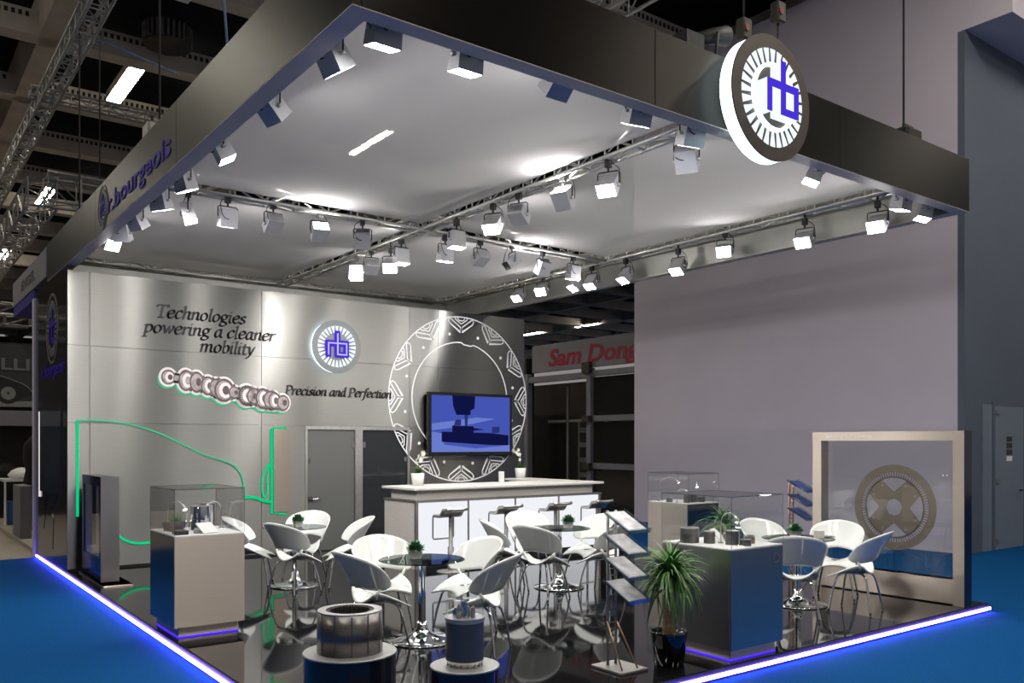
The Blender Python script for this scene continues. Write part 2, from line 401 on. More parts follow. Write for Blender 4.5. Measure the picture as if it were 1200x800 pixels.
def catmull(p, n=5):
    if len(p) < 3: return p
    q = [p[0]]+list(p)+[p[-1]]; out = []
    for i in range(1, len(q)-2):
        for k in range(n):
            t = k/n
            out.append(tuple(.5*((2*q[i][a])+(-q[i-1][a]+q[i+1][a])*t+(2*q[i-1][a]-5*q[i][a]+4*q[i+1][a]-q[i+2][a])*t*t+(-q[i-1][a]+3*q[i][a]-3*q[i+1][a]+q[i+2][a])*t**3) for a in (0, 1)))
    return out+[tuple(p[-1])]
def hull(ps):
    ps = sorted(set((round(a, 6), round(b, 6)) for a, b in ps))
    def half(it):
        h = []
        for p in it:
            while len(h) > 1 and (h[-1][0]-h[-2][0])*(p[1]-h[-2][1])-(h[-1][1]-h[-2][1])*(p[0]-h[-2][0]) <= 0: h.pop()
            h.append(p)
        return h
    return half(ps)[:-1]+half(ps[::-1])[:-1]
def nib_text(s, width, height, o, ex, ey, t, weight, m, parent):
    tot = sum(GL[c][0] for c in s); kx = width/tot; x = 0
    ca, sa = math.cos(.6), math.sin(.6); a, b = .042*weight, .018*weight
    nib = [(ca*a*i-sa*b*j, sa*a*i+ca*b*j) for i, j in ((1,1),(-1,1),(-1,-1),(1,-1))]
    for c in s:
        adv, st = GL[c]; mb = MB()
        for line in st:
            if line[0][0] == .02 and len(line) == 4 and c == 'T': pts = line
            else: pts = catmull(line)
            for p, q in zip(pts[:-1], pts[1:]):
                h = hull([(p[0]+u, p[1]+v) for u, v in nib]+[(q[0]+u, q[1]+v) for u, v in nib])
                mb.prism([((x+u+.2*v)*kx, v*height) for u, v in h], o, ex, ey, t)
        x += adv
        if st: link('letter', mb, m, parent)
EX, EY, EZ = (1,0,0), (0,1,0), (0,0,1)

# ------------------------------------------------------------------ hall: floor, walls, ceiling
struct('floor', MB().box(-25, -6, -0.3, 60, 16.41, -0.1), M_carpet)
struct('floor_far', MB().box(-25, 16.41, -0.3, 9, 90, -0.1), M_boothfloor)  # unseen floor, beige put in to bounce warm light onto the beams
struct('floor_right', MB().box(9, 16.41, -0.3, 60, 90, -0.1), M_carpet)  # unseen floor, kept blue so its bounce tints the far beams
plat = struct('platform', MB().box(2.25, 4.57, -0.1, 10.27, 16.4, -0.008), M_edge)
link('gloss_floor_sheet', MB().box(2.262, 4.582, -0.008, 10.258, 16.39, 0.0), M_black_floor, plat)
single('led_strip', MB().box(2.236, 4.556, -0.074, 2.25, 16.33, -0.046), E_led, 'glowing LED strip along the long left edge of the black platform', 'light strip')
single('led_strip', MB().box(2.25, 4.556, -0.074, 10.27, 4.57, -0.046), E_led, 'glowing LED strip along the front right edge of the black platform', 'light strip')

struct('wall_right', MB().box(15.2, 7.3, -0.1, 15.45, 15.2, 10.8), M_hallwall)
struct('wall_far_right', MB().box(15.2, 7.18, -0.1, 48, 7.3, 9.0), M_shadewall)  # same volume as the white wall, its shade painted in
struct('trim_1', MB().box(15.2, 6.4, 9.0, 48, 7.3, 10.8), M_hallwall)
d = struct('door_2', MB().box(16.28, 7.145, -0.1, 17.42, 7.182, 2.5), M_shadedoor)
link('door_frame', MB().box(16.2, 7.15, -0.1, 16.28, 7.19, 2.58).box(17.42, 7.15, -0.1, 17.5, 7.19, 2.58).box(16.28, 7.15, 2.5, 17.42, 7.19, 2.58), M_shadewall, d)
link('door_leaf', MB().box(15.82, 7.15, -0.1, 16.16, 7.18, 2.52), M_shadedoor, d)
for z in (0.95,): link('door_handle', MB().tube([(17.28, 7.145, z), (17.28, 7.09, z), (17.14, 7.09, z)], 0.014), M_blackmetal, d)
for z in (0.02, 1.1, 2.35): link('hinge', MB().box(16.3, 7.13, z, 16.42, 7.148, z+0.07), M_darkalu, d)
for i, z in enumerate((1.5, 1.62, 1.74, 1.86)):
    link('notice', MB().box(16.72, 7.138, z, 16.94, 7.147, z+0.09), (M_white if i == 0 else M_chain), d)
struct('wall_back_hall', MB().box(-25, 88, -0.1, 60, 88.3, 11.3), M_dark)
struct('wall_left', MB().box(-25.3, -6, -0.1, -25, 90, 11.3), M_dark)

ceil = struct('ceiling', MB().box(-25, -6, 11.9, 60, 90, 12.1), M_dark)
bx = [3.3+6.85*k for k in range(-4, 9)]
by = [1.6+4.0*k for k in range(0, 21)]
yb = link('beam', MB().box(-.30, -6, 10.80, .30, 90, 11.9), M_beam, ceil); yb.location.x = bx[0]
for x in bx[1:]: inst(yb, ceil, (x, 0, 0))
xb = link('beam', MB().box(-25, -.24, 10.8, 60, .24, 11.35), M_beam, ceil); xb.location.y = by[0]
for y in by[1:]: inst(xb, ceil, (0, y, 0))
sl = MB()
for k in range(44): sl.box(-2.95+.135*k, -0.252, 11.17, -2.95+.135*k+.07, -0.238, 11.27)
s0 = link('vent_slots', sl, M_slot, ceil, 'stuff'); s0.location = (bx[3]+3.42, by[4], 0)
for i in range(2, 7):
    for j in range(3, 9):
        if (i, j) != (3, 4): inst(s0, ceil, (bx[i]+3.42, by[j], 0))

# fluorescent fittings of the hall
def hall_lamp(label):
    t = thing('fluorescent_fitting', label, 'ceiling lamp', (0,0,0), 'fluorescent fittings under the hall ceiling')
    link('housing', MB().box(-.18, -1.30, 0.0, .18, 1.30, .20), M_beam, t)
    link('diffuser', MB().box(-.165, -1.28, -.03, .165, 1.28, 0), E_tube, t)
    return t
lamps = [(5.15, 23.1), (12.1, 23.1), (5.15, 35.2), (-1.7, 19.2), (-1.7, 31.1), (-1.7, 3.2), (-8.6, 11.3), (-8.6, 27.1), (5.15, 47.3), (5.15, -.8), (12.1, 3.2), (12.1, -.8), (18.9, 3.2), (32.6, 15.2), (44, 49), (43.7, 55.5)]  # the pair behind the camera is added to brighten the chair backs
names = {0: 'lit fluorescent fitting behind the thin truss, left of the canopy', 1: 'lit fluorescent fitting seen through the canopy gauze above the front lamps'}
L0 = None; rowc = {}
for i, (x, y) in enumerate(lamps):
    row = 'the far left aisle' if x < -5 else 'the left aisle' if x < 0 else 'the middle of the stand' if x < 8 else 'the right of the stand' if x < 15 else 'the right hand hall'
    rowc[row] = rowc.get(row, 0)+1
    lb = names.get(i, 'lit fluorescent fitting over %s, %s of its row' % (row, ['first', 'second', 'third', 'fourth', 'fifth', 'sixth'][rowc[row]-1]))
    t = hall_lamp(lb) if L0 is None else copy_tree(L0)
    if L0 is None: L0 = t
    t.location = (x, y, 10.85); t['label'] = lb
    if i in names and 'group' in t: del t['group']

t = thing('ceiling_diffuser', 'round slatted air diffuser hanging in the dark ceiling bay above the left fascia', 'air vent', (5.45, 20.4, 10.9))
link('disc', MB().lathe([(0, 0), (.52, 0), (.52, .03), (0, .03)], (5.45, 20.4, 10.9), 40), M_chain, t)
dr = MB()
for k in range(28):
    w = 2*PI*k/28; dr.obox((5.45+.53*math.cos(w), 20.4+.53*math.sin(w), 11.12), (math.cos(w), math.sin(w), 0), (-math.sin(w), math.cos(w), 0), EZ, .02, .05, .38)
link('slats', dr, M_darkalu, t, 'stuff')

def truss(name, label, axis, a0, a1, c, z, w, h, m, pitch=.5, r=.025, rl=.012, group=None, cat='truss', legs=4):
    t = thing(name, label, cat, (a0, c, z) if axis == 'x' else (c, a0, z), group)
    P = (lambda a, s, q: (a, c+s, z+q)) if axis == 'x' else (lambda a, s, q: (c+s, a, z+q))
    for s, q in ((-w/2, 0), (w/2, 0), (-w/2, h), (w/2, h)): link('chord', MB().tube([P(a0, s, q), P(a1, s, q)], r, 6), m, t)
    mb = MB(); n = max(1, int(round((a1-a0)/pitch))); st = (a1-a0)/n
    for i in range(n+1):
        a = a0+i*st
        for q in (0, h): mb.tube([P(a, -w/2, q), P(a, w/2, q)], rl, 4)
        for s in (-w/2, w/2): mb.tube([P(a, s, 0), P(a, s, h)], rl, 4)
        if i < n:
            b = a+st
            for s in (-w/2, w/2): mb.tube([P(a, s, 0 if i % 2 else h), P(b, s, h if i % 2 else 0)], rl, 4)
            for q in (0, h): mb.tube([P(a, -w/2 if i % 2 else w/2, q), P(b, w/2 if i % 2 else -w/2, q)], rl, 4)
    link('lattice_braces', mb, m, t, 'stuff')
    return t
truss('hall_truss', 'long grey box truss running away under the ceiling at far left', 'y', 4, 34, 2.35, 7.4, .24, .24, M_darkalu, .4, .024)
truss('hall_truss', 'thin pale truss crossing in front of the lit ceiling lamp at left', 'x', 2.15, 9.5, 16.3, 7.62, .18, .16, M_darkalu, .3, .02)
truss('hall_truss', 'square truss hung low behind the left fascia, across the aisle', 'x', 2.25, 5.6, 15.4, 5.66, .42, .45, M_darkalu, .5)
truss('hall_truss', 'square truss leaving the low cross truss toward the back left', 'y', 15.7, 30, 2.25, 5.66, .42, .45, M_darkalu, .6)
truss('hall_truss', 'pale truss above the front fascia, right of the top edge centre', 'y', 4, 20, 7.75, 7.4, .3, .26, M_darkalu, .5)
truss('hall_truss', 'dark truss far back at the left edge, upper of two', 'x', -6, 2.9, 24, 4.95, .3, .26, M_darkalu, .5)
truss('hall_truss', 'dark truss far back at the left edge, lower of two', 'x', -6, 2.9, 22, 4.45, .3, .22, M_darkalu, .5)

# ------------------------------------------------------------------ the stand: back wall, side wall, doors
wall = struct('wall_back', MB().box(2.26, 13.56, 0, 5.83, 13.72, 4.3).box(7.83, 13.56, 0, 10.45, 13.72, 4.3).box(5.83, 13.56, 2.12, 7.83, 13.72, 4.3), M_darkalu)
def panel_set(xs, z0, z1):
    for a, b in zip(xs[:-1], xs[1:]): link('panel', MB().bbox(a+.002, 13.535, z0+.002, b-.002, 13.562, z1-.002, .002), M_steel, wall)
panel_set([2.25, 2.54, 5.08, 5.83], .03, 2.12); panel_set([7.83, 8.44, 10.46], .03, 2.12)
panel_set([2.25, 2.54, 5.08, 7.83, 8.44, 10.46], 2.12, 3.23)
panel_set([2.25, 2.54, 5.08, 7.83, 8.44, 10.46], 3.23, 4.3)
link('plinth_gap', MB().box(2.26, 13.55, 0, 5.83, 13.56, .03).box(7.83, 13.55, 0, 10.45, 13.56, .03), M_slot, wall)
struct('wall_side_left', MB().box(2.252, 13.565, 0, 2.32, 16.4, 4.38), M_darkpanel)
struct('wall_room_back', MB().box(2.32, 16.2, 0, 10.2, 16.4, 4.4), M_dark)
struct('wall_room_right', MB().box(10.2, 13.72, 0, 10.3, 16.4, 4.3), M_dark)
d = struct('door_1', MB().box(5.83, 13.53, 2.06, 7.83, 13.62, 2.12).box(5.83, 13.53, 0, 5.87, 13.62, 2.06).box(7.79, 13.53, 0, 7.83, 13.62, 2.06).box(6.75, 13.53, 0, 6.89, 13.62, 2.06), M_alu)
link('glass_leaf', MB().box(5.875, 13.56, 0.01, 6.745, 13.572, 2.055), G_frost, d)
link('glass_leaf', MB().box(6.895, 13.56, 0.01, 7.785, 13.572, 2.055), G_door, d)
for x in (6.69, 6.9):
    for z in (.25, 1.75): link('hinge', MB().box(x, 13.545, z, x+.055, 13.56, z+.1), M_chrome, d)
for x in (5.88, 7.73): link('lock_plate', MB().box(x, 13.545, 1.5, x+.05, 13.56, 1.58), M_chrome, d)
link('door_handle', MB().box(5.88, 13.54, .86, 5.98, 13.56, .93).tube([(5.93, 13.54, .895), (5.93, 13.50, .895), (6.1, 13.50, .895)], .012), M_chrome, d)
struct('wall_room_partition', MB().box(5.4, 14.7, 0, 8.4, 14.76, 2.9), M_greybooth)

# slogan lettering
t = thing('slogan_lettering', 'charcoal italic slogan on the steel wall, starting Technologies', 'lettering', (3.3, 13.535, 3.2))
for s, w, x, z in (('Technologies', 1.38, 3.43, 3.73), ('powering a cleaner', 2.02, 3.27, 3.49), ('mobility', .86, 4.09, 3.25)):
    nib_text(s, w, .27, (x, 13.535, z), EX, EZ, .012, 1.15, M_letter, t)
t = thing('slogan_lettering', 'charcoal italic words Precision and Perfection above the glass doors', 'lettering', (5.47, 13.535, 2.63))
nib_text('Precision and Perfection', 1.98, .215, (5.47, 13.535, 2.63), EX, EZ, .012, 1.4, M_letter, t)

# the rb emblem: wedge ring and letters
def emblem_bars(k):                                            # letters r and b joined, in units of the emblem radius
    a = .085
    r_poly = [(-.50, .22), (-.50, -.42), (-.34, -.42), (-.34, .08), (-.06, .08), (-.06, -.42), (.50, -.42), (.50, .22), (.10, .22), (.10, .62), (-.06, .62), (-.06, .22)]
    hole = [(.10, -.27), (.34, -.27), (.34, .08), (.10, .08)]
    return r_poly, hole
def letters_mb(R, o, ex, ey, t, m=0):
    mb = MB(); B = lambda x0, y0, x1, y1: mb.prism([((x0-m)*R, (y0-m)*R), ((x1+m)*R, (y0-m)*R), ((x1+m)*R, (y1+m)*R), ((x0-m)*R, (y1+m)*R)], o, ex, ey, t)
    B(-.50, -.42, -.36, .22); B(-.36, .07, -.07, .22); B(-.07, -.42, .08, .64); B(.08, .07, .36, .22); B(.36, -.42, .5, .22); B(.08, -.42, .36, -.28)
    return mb
def wedge(R, r0, r1, n, fill=.74):
    a, b = 2*PI/n*fill*.26, 2*PI/n*fill*.5
    return [(R*r0*math.cos(PI/2+a), R*r0*math.sin(PI/2+a)), (R*r0*math.cos(PI/2-a), R*r0*math.sin(PI/2-a))] + \
           [(R*r1*math.cos(PI/2-b+2*b*i/4), R*r1*math.sin(PI/2-b+2*b*i/4)) for i in range(5)]
def emblem_sign(name, label, R, c, axis_n, depth, off, m_face, group=None):
    # axis_n 'y': faces -Y ; 'x': faces -X
    ex = Vector(EX) if axis_n == 'y' else Vector((0,-1,0)); ey = Vector(EZ); nn = ex.cross(ey); c = Vector(c)
    t = thing(name, label, 'sign', c)
    link('light_drum', disc_plate(MB(), R*.985, c+nn*off, ex, ey, depth, 72), E_sign, t)
    link('back_plate', disc_plate(MB(), R*.80, c, ex, ey, off, 40), M_blackmetal, t)
    face = link('face_plate', disc_plate(MB(), R, c+nn*(off+depth), ex, ey, .012, 96), m_face, t)
    for k in range(28):
        w = wedge(R, .52, .78, 28); a = 2*PI*k/28
        p = [(x*math.cos(a)-y*math.sin(a), x*math.sin(a)+y*math.cos(a)) for x, y in w]
        link('light_slot', MB().prism(p, c+nn*(off+depth+.0125), ex, ey, .004), E_seg, t)
    return t, c+nn*(off+depth+.012), ex, ey
t, o, ex, ey = emblem_sign('wall_emblem_sign', 'round backlit emblem with blue letters on the steel wall above the doors', .45, (6.36, 13.535, 3.47), 'y', .05, .03, M_logo_grey)
link('letter_halo', letters_mb(.45*.86, o, ex, ey, .03, .05), E_blue, t)
def letters_thin(R, o, ex, ey, tt):
    mb = MB(); B = lambda x0, y0, x1, y1: mb.prism([(x0*R, y0*R), (x1*R, y0*R), (x1*R, y1*R), (x0*R, y1*R)], o, ex, ey, tt)
    B(-.46, -.38, -.40, .17); B(-.40, .11, -.03, .17); B(-.03, -.38, .04, .58); B(.04, .11, .40, .17); B(.40, -.38, .46, .17); B(.04, -.38, .40, -.32)
    return mb
link('letter_core', letters_thin(.45*.86, Vector(o)+Vector((0,-.0305,0)), ex, ey, .004), E_lilac, t)

# motor cutout
t = thing('motor_cutout', 'white edged cutout of an exploded electric motor, green glow under it', 'wall graphic', (4.5, 13.535, 2.65))
def E_(mb, x, z, rx, rz, y, th, n=40): return mb.prism(circ(rx, n, ry=rz), (x, y, z), EX, EZ, th)
parts = [(3.62,2.83,.105,.115),(3.74,2.82,.05,.05),(3.88,2.79,.115,.165),(4.04,2.77,.11,.165),(4.21,2.72,.11,.15),(4.33,2.70,.10,.14),(4.46,2.66,.16,.185),(4.62,2.63,.09,.10),(4.82,2.59,.14,.165),(4.93,2.58,.11,.14),(5.08,2.55,.12,.17),(5.20,2.53,.11,.15),(5.27,2.52,.10,.145),(5.42,2.49,.11,.13)]
gl = MB(); wh = MB()
for x, z, a, b in parts:
    E_(gl, x-.012, z-.028, a+.034, b+.034, 13.534, .006); E_(wh, x, z, a+.033, b+.033, 13.517, .012)
link('green_glow_plate', gl, E_greendim, t); link('white_plate', wh, M_whitecut, t)
k = 0
for x, z, a, b in parts:
    y = 13.505-.0022*k; k += 1
    link('motor_disc', E_(MB(), x, z, a, b, y, .0015), M_greyprint, t)
    link('motor_disc_edge', MB().ring(circ(a*.97, 36, ry=b*.97), circ(a*.80, 36, .01*a, 0, ry=b*.80), (x, y-.0016, z), EX, EZ, .001), M_greydark, t)
    if a > .085:
        link('motor_disc_face', E_(MB(), x+.02, z, a*.62, b*.66, y-.0016, .001), M_whitecut if k % 2 else M_greyprint, t)
        link('motor_disc_bore', E_(MB(), x+.03, z, a*.34, b*.38, y-.0026, .001), M_greydark if k % 3 else M_greyprint, t)
sm = MB()
for q in range(22):
    a = 2*PI*q/22; sm.strip([(.085*math.cos(a), .105*math.sin(a)), (.125*math.cos(a), .15*math.sin(a))], .012, (4.82, 13.505-.0022*14-.003, 2.59), EX, EZ, .001)
link('stator_slots', sm, M_greydark, t, 'stuff')

# lamination drawing around the screen
GC = (8.95, 13.535, 2.66); GR = 1.55
t = thing('lamination_drawing', 'large white line drawing of a motor lamination circle behind the screen', 'wall graphic', GC)
LW = .022
link('outer_circle', MB().strip(circ(GR, 128), LW, GC, EX, EZ, .004, True), M_line, t)
ir = [(1.07*math.cos(a), 1.07*math.sin(a)) for a in [2*PI*i/120 for i in range(120)]]
ir[26:30] = [(x*.965, y*.965) for x, y in ir[26:30]]
link('inner_circle', MB().strip(ir, LW, GC, EX, EZ, .004, True), M_line, t)
def motif(k):
    a = PI/2-2*PI*k/12; rad = (math.cos(a), math.sin(a)); tan = (math.sin(a), -math.cos(a))
    T = lambda p: ((1+p[1])*GR*rad[0]+p[0]*GR*tan[0], (1+p[1])*GR*rad[1]+p[0]*GR*tan[1])
    mb = MB()
    for s in (-1, 1):
        mb.strip([T((s*x, y)) for x, y in [(.012, -.185), (.165, -.085), (.185, -.05), (.165, -.025), (.15, -.03), (.012, -.125)]], LW*.9, GC, EX, EZ, .004, True)
        mb.strip([T((s*x, y)) for x, y in [(.09, -.012), (.085, -.03), (.0, -.085)]], LW*.8, GC, EX, EZ, .004)
    mb.strip([T((x, y)) for x, y in [(-.05, -.006), (-.045, -.03), (-.02, -.045), (.02, -.045), (.045, -.03), (.05, -.006)]], LW*.8, GC, EX, EZ, .004)
    return mb
for k in range(12): link('slot_motif', motif(k), M_line, t)
for k in range(12):
    a = 2*PI*(k+.5)/12-.05; link('dot', MB().prism(circ(.03, 10), (GC[0]+GR*.80*math.cos(a), 13.535, GC[2]+GR*.80*math.sin(a)), EX, EZ, .004), M_line, t)

# green light drawing of a car and its charger
t = thing('car_outline_light', 'glowing green car outline on the left of the steel wall', 'light drawing', (3.5, 13.53, 1.3))
FY = 13.53
link('tail_line', MB().strip([(2.38, .78), (2.38, 2.15)], .035, (0, FY, 0), EX, EZ, .012), E_green, t)
link('roof_line', MB().strip(catmull([(2.365, 2.15), (2.65, 2.16), (2.94, 2.13), (3.23, 2.07), (3.54, 1.96), (3.85, 1.81), (4.17, 1.65), (4.5, 1.54), (4.66, 1.45), (4.77, 1.27), (4.80, 1.0)], 4), .024, (0, FY, 0), EX, EZ, .012), E_greendim, t)
link('wheel_arch_line', MB().strip(catmull([(2.70, .78), (2.78, .66), (2.88, .53), (3.0, .41), (3.16, .345), (3.34, .34), (3.6, .37)], 4), .034, (0, FY, 0), EX, EZ, .012), E_green, t)
link('plug_line', MB().strip(catmull([(4.80, .965), (4.98, .95), (5.10, .90), (5.24, .875)], 4), .045, (0, FY, 0), EX, EZ, .012), E_green, t)
t = thing('charging_post_light', 'steel charging post plate with green lit edge and cable on the wall', 'light drawing', (5.4, 13.53, 1.3))
pl = [(5.27, .70), (5.56, .70)]+[(5.50+.06*math.cos(a), 2.0+.06*math.sin(a)) for a in (0, .4, .8, 1.2, PI/2)]+[(5.27, 2.06)]
link('post_plate', MB().prism(pl, (0, 13.515, 0), EX, EZ, .02), M_copper_plate, t)
link('edge_light', MB().strip([(5.50, 2.075), (5.27, 2.075), (5.25, 2.05), (5.25, .69), (5.50, .66)], .036, (0, FY, 0), EX, EZ, .012), E_green, t)
link('cable_light', MB().strip(catmull([(5.25, 1.50), (5.16, 1.44), (5.09, 1.26), (5.09, 1.05), (5.14, .95), (5.18, 1.05), (5.17, 1.25), (5.20, 1.42), (5.25, 1.48)], 4), .024, (0, FY, 0), EX, EZ, .012), E_green, t)

# wall screen
t = thing('wall_screen', 'large black framed screen showing a measuring machine in blue, above the bar', 'screen', (9.11, 13.42, 2.18))
link('bezel', MB().bbox(8.16, 13.42, 1.59, 10.07, 13.50, 2.77, .008), M_tvframe, t)
link('wall_bracket', MB().box(8.7, 13.50, 1.8, 9.5, 13.535, 2.5), M_blackmetal, t)
pic = link('picture', MB().box(8.225, 13.414, 1.665, 10.005, 13.421, 2.715), E_tv0, t)
def px(poly, m, nm, lay): link(nm, MB().prism([(8.225+u*1.78, 1.665+v*1.05) for u, v in poly], (0, 13.414-.001*lay, 0), EX, EZ, .001), m, pic)
px([(0,0),(1,0),(1,.12),(.55,.06),(.15,.13),(.12,.33),(.0,.36)], E_tv1, 'pale_table', 1)
px([(0,.38),(.2,.42),(.5,.5),(.8,.6),(.55,.62),(.25,.55),(0,.5)], E_tv1, 'pale_haze', 1)
px([(.12,.18),(.75,.12),(.98,.12),(.98,.30),(.75,.34),(.12,.36)], E_tv2, 'dark_block', 2)
px([(.25,.33),(.52,.33),(.52,.46),(.25,.47)], E_tv2, 'workpiece', 2)
px([(.27,.47),(.36,.47),(.36,.58),(.29,.57)], E_tv3, 'clamp', 3)
px([(.41,.46),(.44,.46),(.45,.72),(.40,.72)], E_tv3, 'probe_stylus', 3)
px([(.30,.66),(.48,.66),(.48,.74),(.53,.78),(.54,1),(.25,1),(.26,.82)], E_tv2, 'probe_head', 4)
px([(.76,.34),(.86,.35),(.86,.46),(.76,.45)], E_tv3, 'post', 3)
px([(.52,.38),(.66,.40),(.52,.43)], E_tv2, 'arm', 3)

# ------------------------------------------------------------------ canopy
cn = thing('canopy', 'dark brushed metal canopy frame with stretched white gauze over the stand', 'canopy', (6, 10, 4.38))
Z0, Z1 = 4.38, 4.96
def fascia(x0, y0, x1, y1, cuts, axis):
    for a, b in zip(cuts[:-1], cuts[1:]):
        if axis == 'y': link('fascia_panel', MB().bbox(x0, a+.0015, Z0, x1, b-.0015, Z1, .003), M_bronze, cn)
        else: link('fascia_panel', MB().bbox(a+.0015, y0, Z0, b-.0015, y1, Z1, .003), M_bronze, cn)
fascia(2.24, 0, 2.30, 0, [4.53, 8.1, 11.6, 15.2], 'y')
fascia(0, 4.53, 0, 4.59, [2.303, 4.75, 7.2, 9.7], 'x')
fascia(9.64, 0, 9.70, 0, [4.593, 8.1, 11.6, 15.2], 'y')
fascia(0, 15.14, 0, 15.2, [2.303, 5.9, 9.637], 'x')
link('fascia_lip', MB().box(2.24, 4.53, 4.372, 2.385, 15.2, 4.379).box(2.385, 4.53, 4.372, 9.7, 4.665, 4.379).box(9.56, 4.665, 4.372, 9.7, 15.2, 4.379), M_lip, cn)
link('fascia_lining', MB().box(2.30, 4.59, 4.38, 2.31, 15.14, 4.95).box(2.31, 4.59, 4.38, 9.63, 4.60, 4.95).box(9.63, 4.59, 4.38, 9.64, 15.14, 4.95).box(2.31, 15.13, 4.38, 9.63, 15.14, 4.95), M_inner, cn)
for x0, x1 in ((2.62, 5.90), (6.10, 9.30)):
    for y0, y1 in ((4.88, 9.90), (10.10, 14.90)):
        link('gauze_panel', MB().add([(x0, y0, 4.765), (x1, y0, 4.765), (x1, y1, 4.765), (x0, y1, 4.765)], [(0, 1, 2, 3)]), M_gauze, cn)
LX, LY = (0,-1,0), (0,0,1)
link('lettering', text_mb('r.bourgeois', .30, 2.62, (2.238, 10.88, 4.52), LX, LY, .006, fat=.012), M_bluetext, cn)
def flat_emblem(R, c, parent, m1=M_logo_grey):
    link('emblem_ring', MB().ring(circ(R, 64), circ(R*.93, 64), c, LX, LY, .005), m1, parent)
    wd = MB()
    for k in range(28):
        a = 2*PI*k/28
        wd.prism([(x*math.cos(a)-y*math.sin(a), x*math.sin(a)+y*math.cos(a)) for x, y in wedge(R, .55, .80, 28)], c, LX, LY, .005)
    link('emblem_wedges', wd, m1, parent, 'stuff')
    link('emblem_letters', letters_mb(R, c, LX, LY, .006), M_bluetext, parent)
flat_emblem(.26, (2.238, 11.15, 4.66), cn)
t, o, ex, ey = emblem_sign('fascia_emblem_sign', 'big round backlit emblem with blue letters on the front fascia', .513, (5.95, 4.53, 4.67), 'y', .12, .04, M_logo_face)
link('letter_block', letters_mb(.513*.80, o, ex, ey, .10), E_seg, t)
link('letter_face', letters_mb(.513*.80, Vector(o)+Vector((0, -.1005, 0)), ex, ey, .008), E_blue, t)
link('inner_light_ring', MB().ring(circ(.513*.54, 64), circ(.513*.49, 64), o, ex, ey, .03), E_sign, t)

t = thing('side_wall_print', 'round grey emblem with blue name below it on the dark side wall at left', 'wall graphic', (2.25, 14.8, 3.5))
flat_emblem(.54, (2.250, 14.8, 3.59), t, M_darkalu)
link('lettering', text_mb('r.bourgeois', .30, 1.95, (2.250, 15.75, 2.87), LX, LY, .006, fat=.012), M_bluetext, t)
t = thing('side_wall_window', 'dark glass display window with a bright left edge in the black side wall', 'display window', (2.25, 14.9, 1.7))
link('glass_pane', MB().box(2.236, 14.0, 1.05, 2.25, 15.9, 2.35), mat('window_dark_blue', (0.03, 0.045, 0.065), .08, grain=.3, scale=1.2), t)
link('light_strip', MB().box(2.235, 15.90, .95, 2.25, 16.02, 2.35), emit('window_edge_light', (1, .9, .85), .7), t)
mp = MB()
for poly in ([(.1,.5),(.35,.75),(.5,.6),(.42,.2),(.25,0),(.2,.3)], [(.8,.6),(1.1,.9),(1.5,.8),(1.4,.5),(1.0,.3)], [(1.0,.3),(1.2,.25),(1.1,-.25),(.95,0)]):
    mp.prism(poly, (2.250, 15.85, .45), LX, LY, .004)
link('world_map_print', mp, M_navy, t)

# canopy trusses: lower chords run just under the gauze
K = dict(group=None, cat='truss')
truss('canopy_truss', 'canopy truss behind the left fascia', 'y', 4.75, 15.0, 2.50, 4.70, .18, .20, M_alu, .4, .022, .011)
truss('canopy_truss', 'centre canopy truss running from the front fascia to the back', 'y', 4.75, 15.0, 6.0, 4.70, .18, .20, M_alu, .4, .022, .011)
truss('canopy_truss', 'canopy truss along the right side, above the white hall wall', 'y', 4.75, 15.0, 9.40, 4.70, .18, .20, M_alu, .4, .022, .011)
truss('canopy_truss', 'canopy truss behind the front fascia', 'x', 2.62, 9.28, 4.77, 4.70, .18, .20, M_alu, .4, .022, .011)
truss('canopy_truss', 'canopy truss crossing the middle from left to right', 'x', 2.62, 9.28, 10.0, 4.70, .18, .20, M_alu, .4, .022, .011)
truss('canopy_truss', 'canopy truss along the back above the steel wall', 'x', 2.62, 9.28, 15.0, 4.70, .18, .20, M_alu, .4, .022, .011)

# flood lamps
def flood_proto():
    t = thing('flood_lamp', '', 'flood lamp')
    y = MB(); y.box(-.03, -.03, -.03, .03, .03, .05); y.box(-.012, -.012, .05, .012, .012, .13)
    y.tube([(0, 0, -.02), (0, 0, -.075)], .012, 6)
    y.tube([(-.115, 0, -.21), (-.115, 0, -.09), (-.10, 0, -.075), (.10, 0, -.075), (.115, 0, -.09), (.115, 0, -.21)], .007, 6)
    link('yoke', y, M_blackmetal, t)
    c = MB(); c.tube(catmull3([(.03, .02, .02), (.10, .05, -.05), (.09, .09, -.2), (.02, .07, -.24), (0, .05, -.2)]), .005, 5)
    link('cable', c, M_blackmetal, t)
    h = MB(); a, b = .10, .075
    vs = [(-a*.95,-b*.8,.11),(a*.95,-b*.8,.11),(a*.95,b*.8,.11),(-a*.95,b*.8,.11),(-a,-b,-.10),(a,-b,-.10),(a,b,-.10),(-a,b,-.10)]
    h.add(vs, [(0,1,2,3),(0,4,5,1),(1,5,6,2),(2,6,7,3),(3,7,4,0),(4,7,6,5)])
    for s in (-1, 1): h.lathe([(0,-.012),(.022,-.012),(.022,.012),(0,.012)], (s*.103, 0, 0), 10)
    for k in range(4): h.box(-a*.8, -b*.85, .112+.0*k, a*.8, -b*.85+.02+.035*k, .113)
    ho = link('housing', h, M_lampbody, t); ho.location = (0, 0, -.215)
    f = MB(); f.add([(-a*.92,-b*.9,-.1012),(a*.92,-b*.9,-.1012),(a*.92,b*.9,-.1012),(-a*.92,b*.9,-.1012)], [(0,3,2,1)])
    lf = link('lamp_face', f, E_flood, None); lf.parent = ho
    return t
